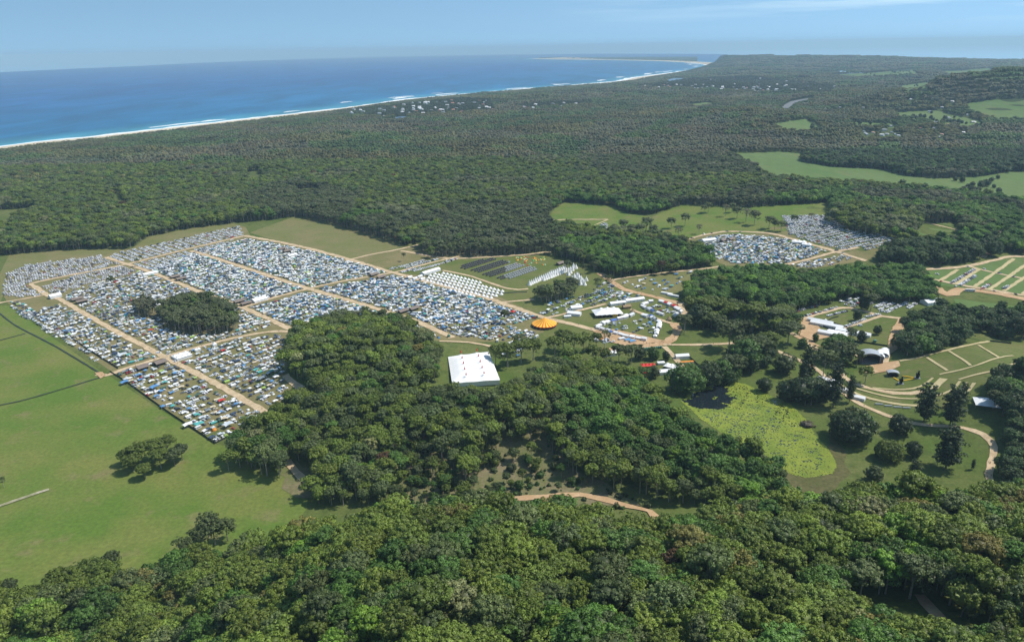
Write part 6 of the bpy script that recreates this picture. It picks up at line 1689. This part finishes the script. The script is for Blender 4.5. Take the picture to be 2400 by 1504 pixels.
for a, b_, nm in (((1843, 737), (1920, 715), 'row along the big wood'), ((1884, 742), (1964, 720), 'row beside the production road'), ((1966, 772), (2028, 748), 'row on the production lawn'), ((1940, 741), (1986, 729), 'row behind the production sheds'), ((2030, 743), (2062, 737), 'row at the lawn corner'),
                  ((2229, 664), (2283, 632), 'left parked row on the right striped field'), ((2250, 669), (2284, 648), 'second parked row on the right striped field'), ((2303, 676), (2320, 666), 'short parked row on the right striped field'), ((2352, 677), (2362, 671), 'last short parked row on the striped field')): car_row(a, b_, nm)
for px, py, cn, kd in ((2190, 662, 'silver', 'sedan'), (2240, 672, 'white', 'station wagon'), (2300, 679, 'red', 'hatchback'), (2330, 683, 'grey', 'sedan'), (2380, 690, 'black', 'sedan'), (2268, 625, 'white', 'sedan'), (2307, 631, 'white', 'sedan'), (2342, 641, 'blue', 'sedan'), (2376, 649, 'grey', 'sedan'), (2196, 643, 'white', 'sedan'), (2185, 650, 'black', 'sedan'), (2205, 660, 'red', 'sedan'), (1668, 547, 'black', 'sedan'), (1650, 550, 'white', 'van'), (1704, 543, 'grey', 'sedan'), (1735, 544, 'silver', 'sedan'), (1622, 559, 'black', 'station wagon'), (1960, 588, 'grey', 'van'), (1975, 594, 'silver', 'sedan'), (1985, 584, 'white', 'sedan'), (410, 848, 'white', 'station wagon'), (372, 828, 'white', 'van'), (395, 831, 'silver', 'sedan'), (100, 685, 'white', 'sedan'), (214, 636, 'white', 'sedan'), (226, 845, 'white', 'utility truck'), (216, 840, 'white', 'van'), (2015, 764, 'white', 'van'), (2066, 731, 'white', 'van'), (1935, 752, 'white', 'van')):
    x, y, _ = where(px, py); ITEMS.append((kd, cn, x, y, cr.uniform(0, 3.1), placed(f"{cn} {kd} on open ground", x, y, 1)))

# big items the photo shows standing out in the near rows: placed where they stand
for px, py, kd, cn, s_c in ((292, 900, 'tarp shelter', 'blue', 1.5), (362, 912, 'tarp shelter', 'blue', 1.7), (378, 920, 'gazebo', 'blue', 1.2), (382, 956, 'gazebo', 'blue', 1.2), (405, 955, 'gazebo', 'teal', 1.2), (468, 998, 'tarp shelter', 'teal', 1.5), (502, 1008, 'dome tent', 'orange', 1.3), (584, 985, 'gazebo', 'blue', 1.25), (410, 878, 'gazebo', 'blue', 1.2), (412, 848 + 48, 'gazebo', 'navy', 1.2), (527, 984, 'tarp shelter', 'beige', 1.2), (505, 970, 'gazebo', 'beige', 1.1), (520, 942, 'tarp shelter', 'red', 1.2), (460, 975, 'gazebo', 'teal', 1.1), (345, 887, 'gazebo', 'silver', 1.5), (287, 837, 'tarp shelter', 'silver', 1.9), (405, 799, 'tarp shelter', 'blue', 1.6), (572, 860, 'gazebo', 'blue', 1.1), (637, 897, 'gazebo', 'blue', 1.2), (532, 896, 'cabin tent', 'lime', 1.2), (555, 848, 'cabin tent', 'navy', 1.2), (600, 870, 'tarp shelter', 'teal', 1.2), (637, 873, 'gazebo', 'teal', 1.1), (523, 824, 'tarp shelter', 'red', 1.0), (447, 690, 'tarp shelter', 'red', 1.3), (1202, 735, 'gazebo', 'red', 1.6), (1190, 738, 'gazebo', 'red', 1.2), (354, 776, 'tarp shelter', 'red', 1.1), (545, 870, 'gazebo', 'grey', 1.4), (615, 890, 'tarp shelter', 'grey', 1.5), (662, 875, 'gazebo', 'silver', 1.2), (440, 1000, 'tarp shelter', 'white', 1.5), (535, 1000, 'tarp shelter', 'silver', 1.7), (385, 876, 'tarp shelter', 'silver', 1.2), (325, 882, 'tarp shelter', 'blue', 1.2)):
    x, y, z = where(px, py)
    ITEMS[:] = [t for t in ITEMS if (t[2] - x) ** 2 + (t[3] - y) ** 2 > (2.2 * s_c) ** 2]
    o = link(bpy.data.objects.new(CAT[kd][0], mesh_of(kd, cn))); o.location = (x, y, z + .05); o.rotation_euler = (0, 0, EB + cr.normal(0, .15)); o.scale = (s_c,) * 3
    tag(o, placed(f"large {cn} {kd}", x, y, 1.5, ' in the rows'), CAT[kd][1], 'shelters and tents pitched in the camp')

ITEMS.sort(key=lambda t: t[2] ** 2 + t[3] ** 2)
LIMC = {'parked_car': 300, 'parked_van': 60, 'tent': 255, 'shade_shelter': 265, 'caravan': 60}
GRP = {'parked_car': 'cars parked in the camp', 'parked_van': 'vans parked in the camp', 'tent': 'tents pitched in the camp', 'shade_shelter': 'shelters pitched in the camp', 'caravan': 'caravans in the camp'}
restc, restt = [], []
for kd, cn, x, y, rot, lab in ITEMS:
    nm, ct = CAT[kd]; z = float(h(x, y)) + .07
    near_ = x * x + y * y < 1e6; sc_ = cr.uniform(.92, 1.1) if nm in ('tent', 'shade_shelter') else 1.04 if near_ else 1.18
    px, py = proj(x, y, 0)
    if LIMC[nm] > 0 and -5 < px < 2405:
        LIMC[nm] -= 1
        o = link(bpy.data.objects.new(nm, mesh_of(kd, cn))); o.location = (x, y, z); o.rotation_euler = (0, 0, rot); o.scale = (sc_,) * 3
        if lab in USEDL: lab = placed(f"{cn} {kd}", x, y, 1)
        USEDL.add(lab)
        tag(o, lab, ct, GRP[nm])
    elif nm in ('tent', 'shade_shelter'): restt.append((geo(kd, cn).arrays(), x, y, z, rot, sc_))
    else: restc.append((geo(kd, cn).arrays(), x, y, z, rot, sc_))
print('items', len(ITEMS), 'far tents', len(restt), 'far vehicles', len(restc))
tag(link(bpy.data.objects.new('distant_tents', merge(restt, 'distant_tents', [CLOTH]))), 'sea of small tents and shelters filling the far camp blocks', None, None, 'stuff')
tag(link(bpy.data.objects.new('distant_vehicles', merge(restc, 'distant_vehicles', [PAINT]))), 'far rows of parked cars and vans round the camp', None, None, 'stuff')

# ---------- buses, boat-shaped pond shrub excluded; people walking on the roads
e = thing('coach', 2273, 683, 'white coach on the wide dirt road beside the striped field', 'bus', R(-14))
g = G(); g.box(-6, 6, -1.25, 1.25, .5, 3.3, m=0, tx=.1, ty=.08); cb = part('body', g, WWALL, e); g = G(); g.box(-5.6, 5.6, -1.27, 1.27, 1.8, 2.7); part('window', g, BLACK, cb)
for sx in (-3.6, 3.8):
    for sy in (-1, 1):
        g = G(); p_ = [(sx + .5 * math.cos(t * .785), sy * 1.28, .5 + .5 * math.sin(t * .785)) for t in range(8)]; g.face(p_); part('wheel', g, BLACK, e)
PEOPLE = [('dark clothes', (.04, .045, .06), (.03, .03, .04)), ('a white top', (.75, .75, .73), (.05, .08, .16)), ('a red top', (.5, .06, .05), (.05, .06, .1)), ('a blue top', (.08, .16, .4), (.25, .2, .14))]
PM = []
for nm, c1, c2 in PEOPLE:
    g = G(); sk = (.45, .28, .20)
    def tube(rings, col):
        n_ = 8
        for (x, z, ra, rb), (x2, z2, ra2, rb2) in zip(rings[:-1], rings[1:]):
            for k in range(n_):
                a0, a1 = k * .7854, (k + 1) * .7854
                g.face([(x + ra * math.cos(a0), rb * math.sin(a0), z), (x + ra * math.cos(a1), rb * math.sin(a1), z), (x2 + ra2 * math.cos(a1), rb2 * math.sin(a1), z2), (x2 + ra2 * math.cos(a0), rb2 * math.sin(a0), z2)], col)
    for s_ in (-1, 1):
        tube([(s_ * .12, .02, .06, .10), (s_ * .11, .45, .065, .07), (s_ * .09, .88, .09, .10)], c2)
        tube([(s_ * .30, .72, .035, .04), (s_ * .27, 1.05, .045, .05), (s_ * .21, 1.40, .06, .07)], sk)
    tube([(0, .84, .17, .11), (0, 1.05, .16, .11), (0, 1.32, .20, .12), (0, 1.45, .14, .09), (0, 1.52, .06, .06)], c1)
    tube([(0, 1.50, .05, .05), (0, 1.58, .085, .10), (0, 1.68, .09, .11), (0, 1.77, .05, .06), (0, 1.785, .005, .005)], sk)
    PM.append(g.mesh('person', [CLOTH]))
for ri, cnt, nm in ((0, 22, 'left gravel road'), (2, 14, 'middle gravel road'), (3, 34, 'main dirt road by the knoll'), (4, 24, 'far gravel road'), (5, 12, 'curved cross road'), (11, 14, 'red dirt road'), (15, 34, 'curved dirt road by the stalls'), (16, 24, 'yard beside the stalls'), (17, 20, 'track past the lily pond')):
    pts, w = ROADS[ri]; q, _, _ = ribbon_pts(pts, 1, 3)
    for k in range(cnt):
        i = int(cr.integers(2, len(q) - 2)); x, y = q[i] + cr.normal(0, w * .22, 2); j = int(cr.choice(4, p=[.5, .25, .1, .15]))
        if proj(x, y, 0)[1] > 1190: continue
        o = link(bpy.data.objects.new('person', PM[j])); o.location = (x, y, float(h(x, y)) + .36); o.rotation_euler = (0, 0, cr.uniform(0, 6.28))
        o.scale = (1.05,) * 3; o.location.z = float(h(x, y)) + .12 + .004 * (ri + 1)
        tag(o, placed(f"person in {PEOPLE[j][0]}", x, y, 1, ' on foot'), 'person', 'people walking on the ' + nm)
# ------------------------------------------------------------------ the air: one even volume round camera, land and sea
m = bpy.data.materials.new('haze'); m.use_nodes = True
n, l = m.node_tree.nodes, m.node_tree.links
n.clear()
o_ = n.new('ShaderNodeOutputMaterial'); pv = n.new('ShaderNodeVolumePrincipled')
pv.inputs['Color'].default_value = (0.57, 0.82, 1.0, 1); pv.inputs['Density'].default_value = 4.8e-5; pv.inputs['Anisotropy'].default_value = 0.0
l.new(pv.outputs[0], o_.inputs['Volume'])
gg = G(); gg.box(-45000, 45000, -3000, 47000, -12, 400, bottom=True)
tag(gg.obj('haze', m), kind='stuff')
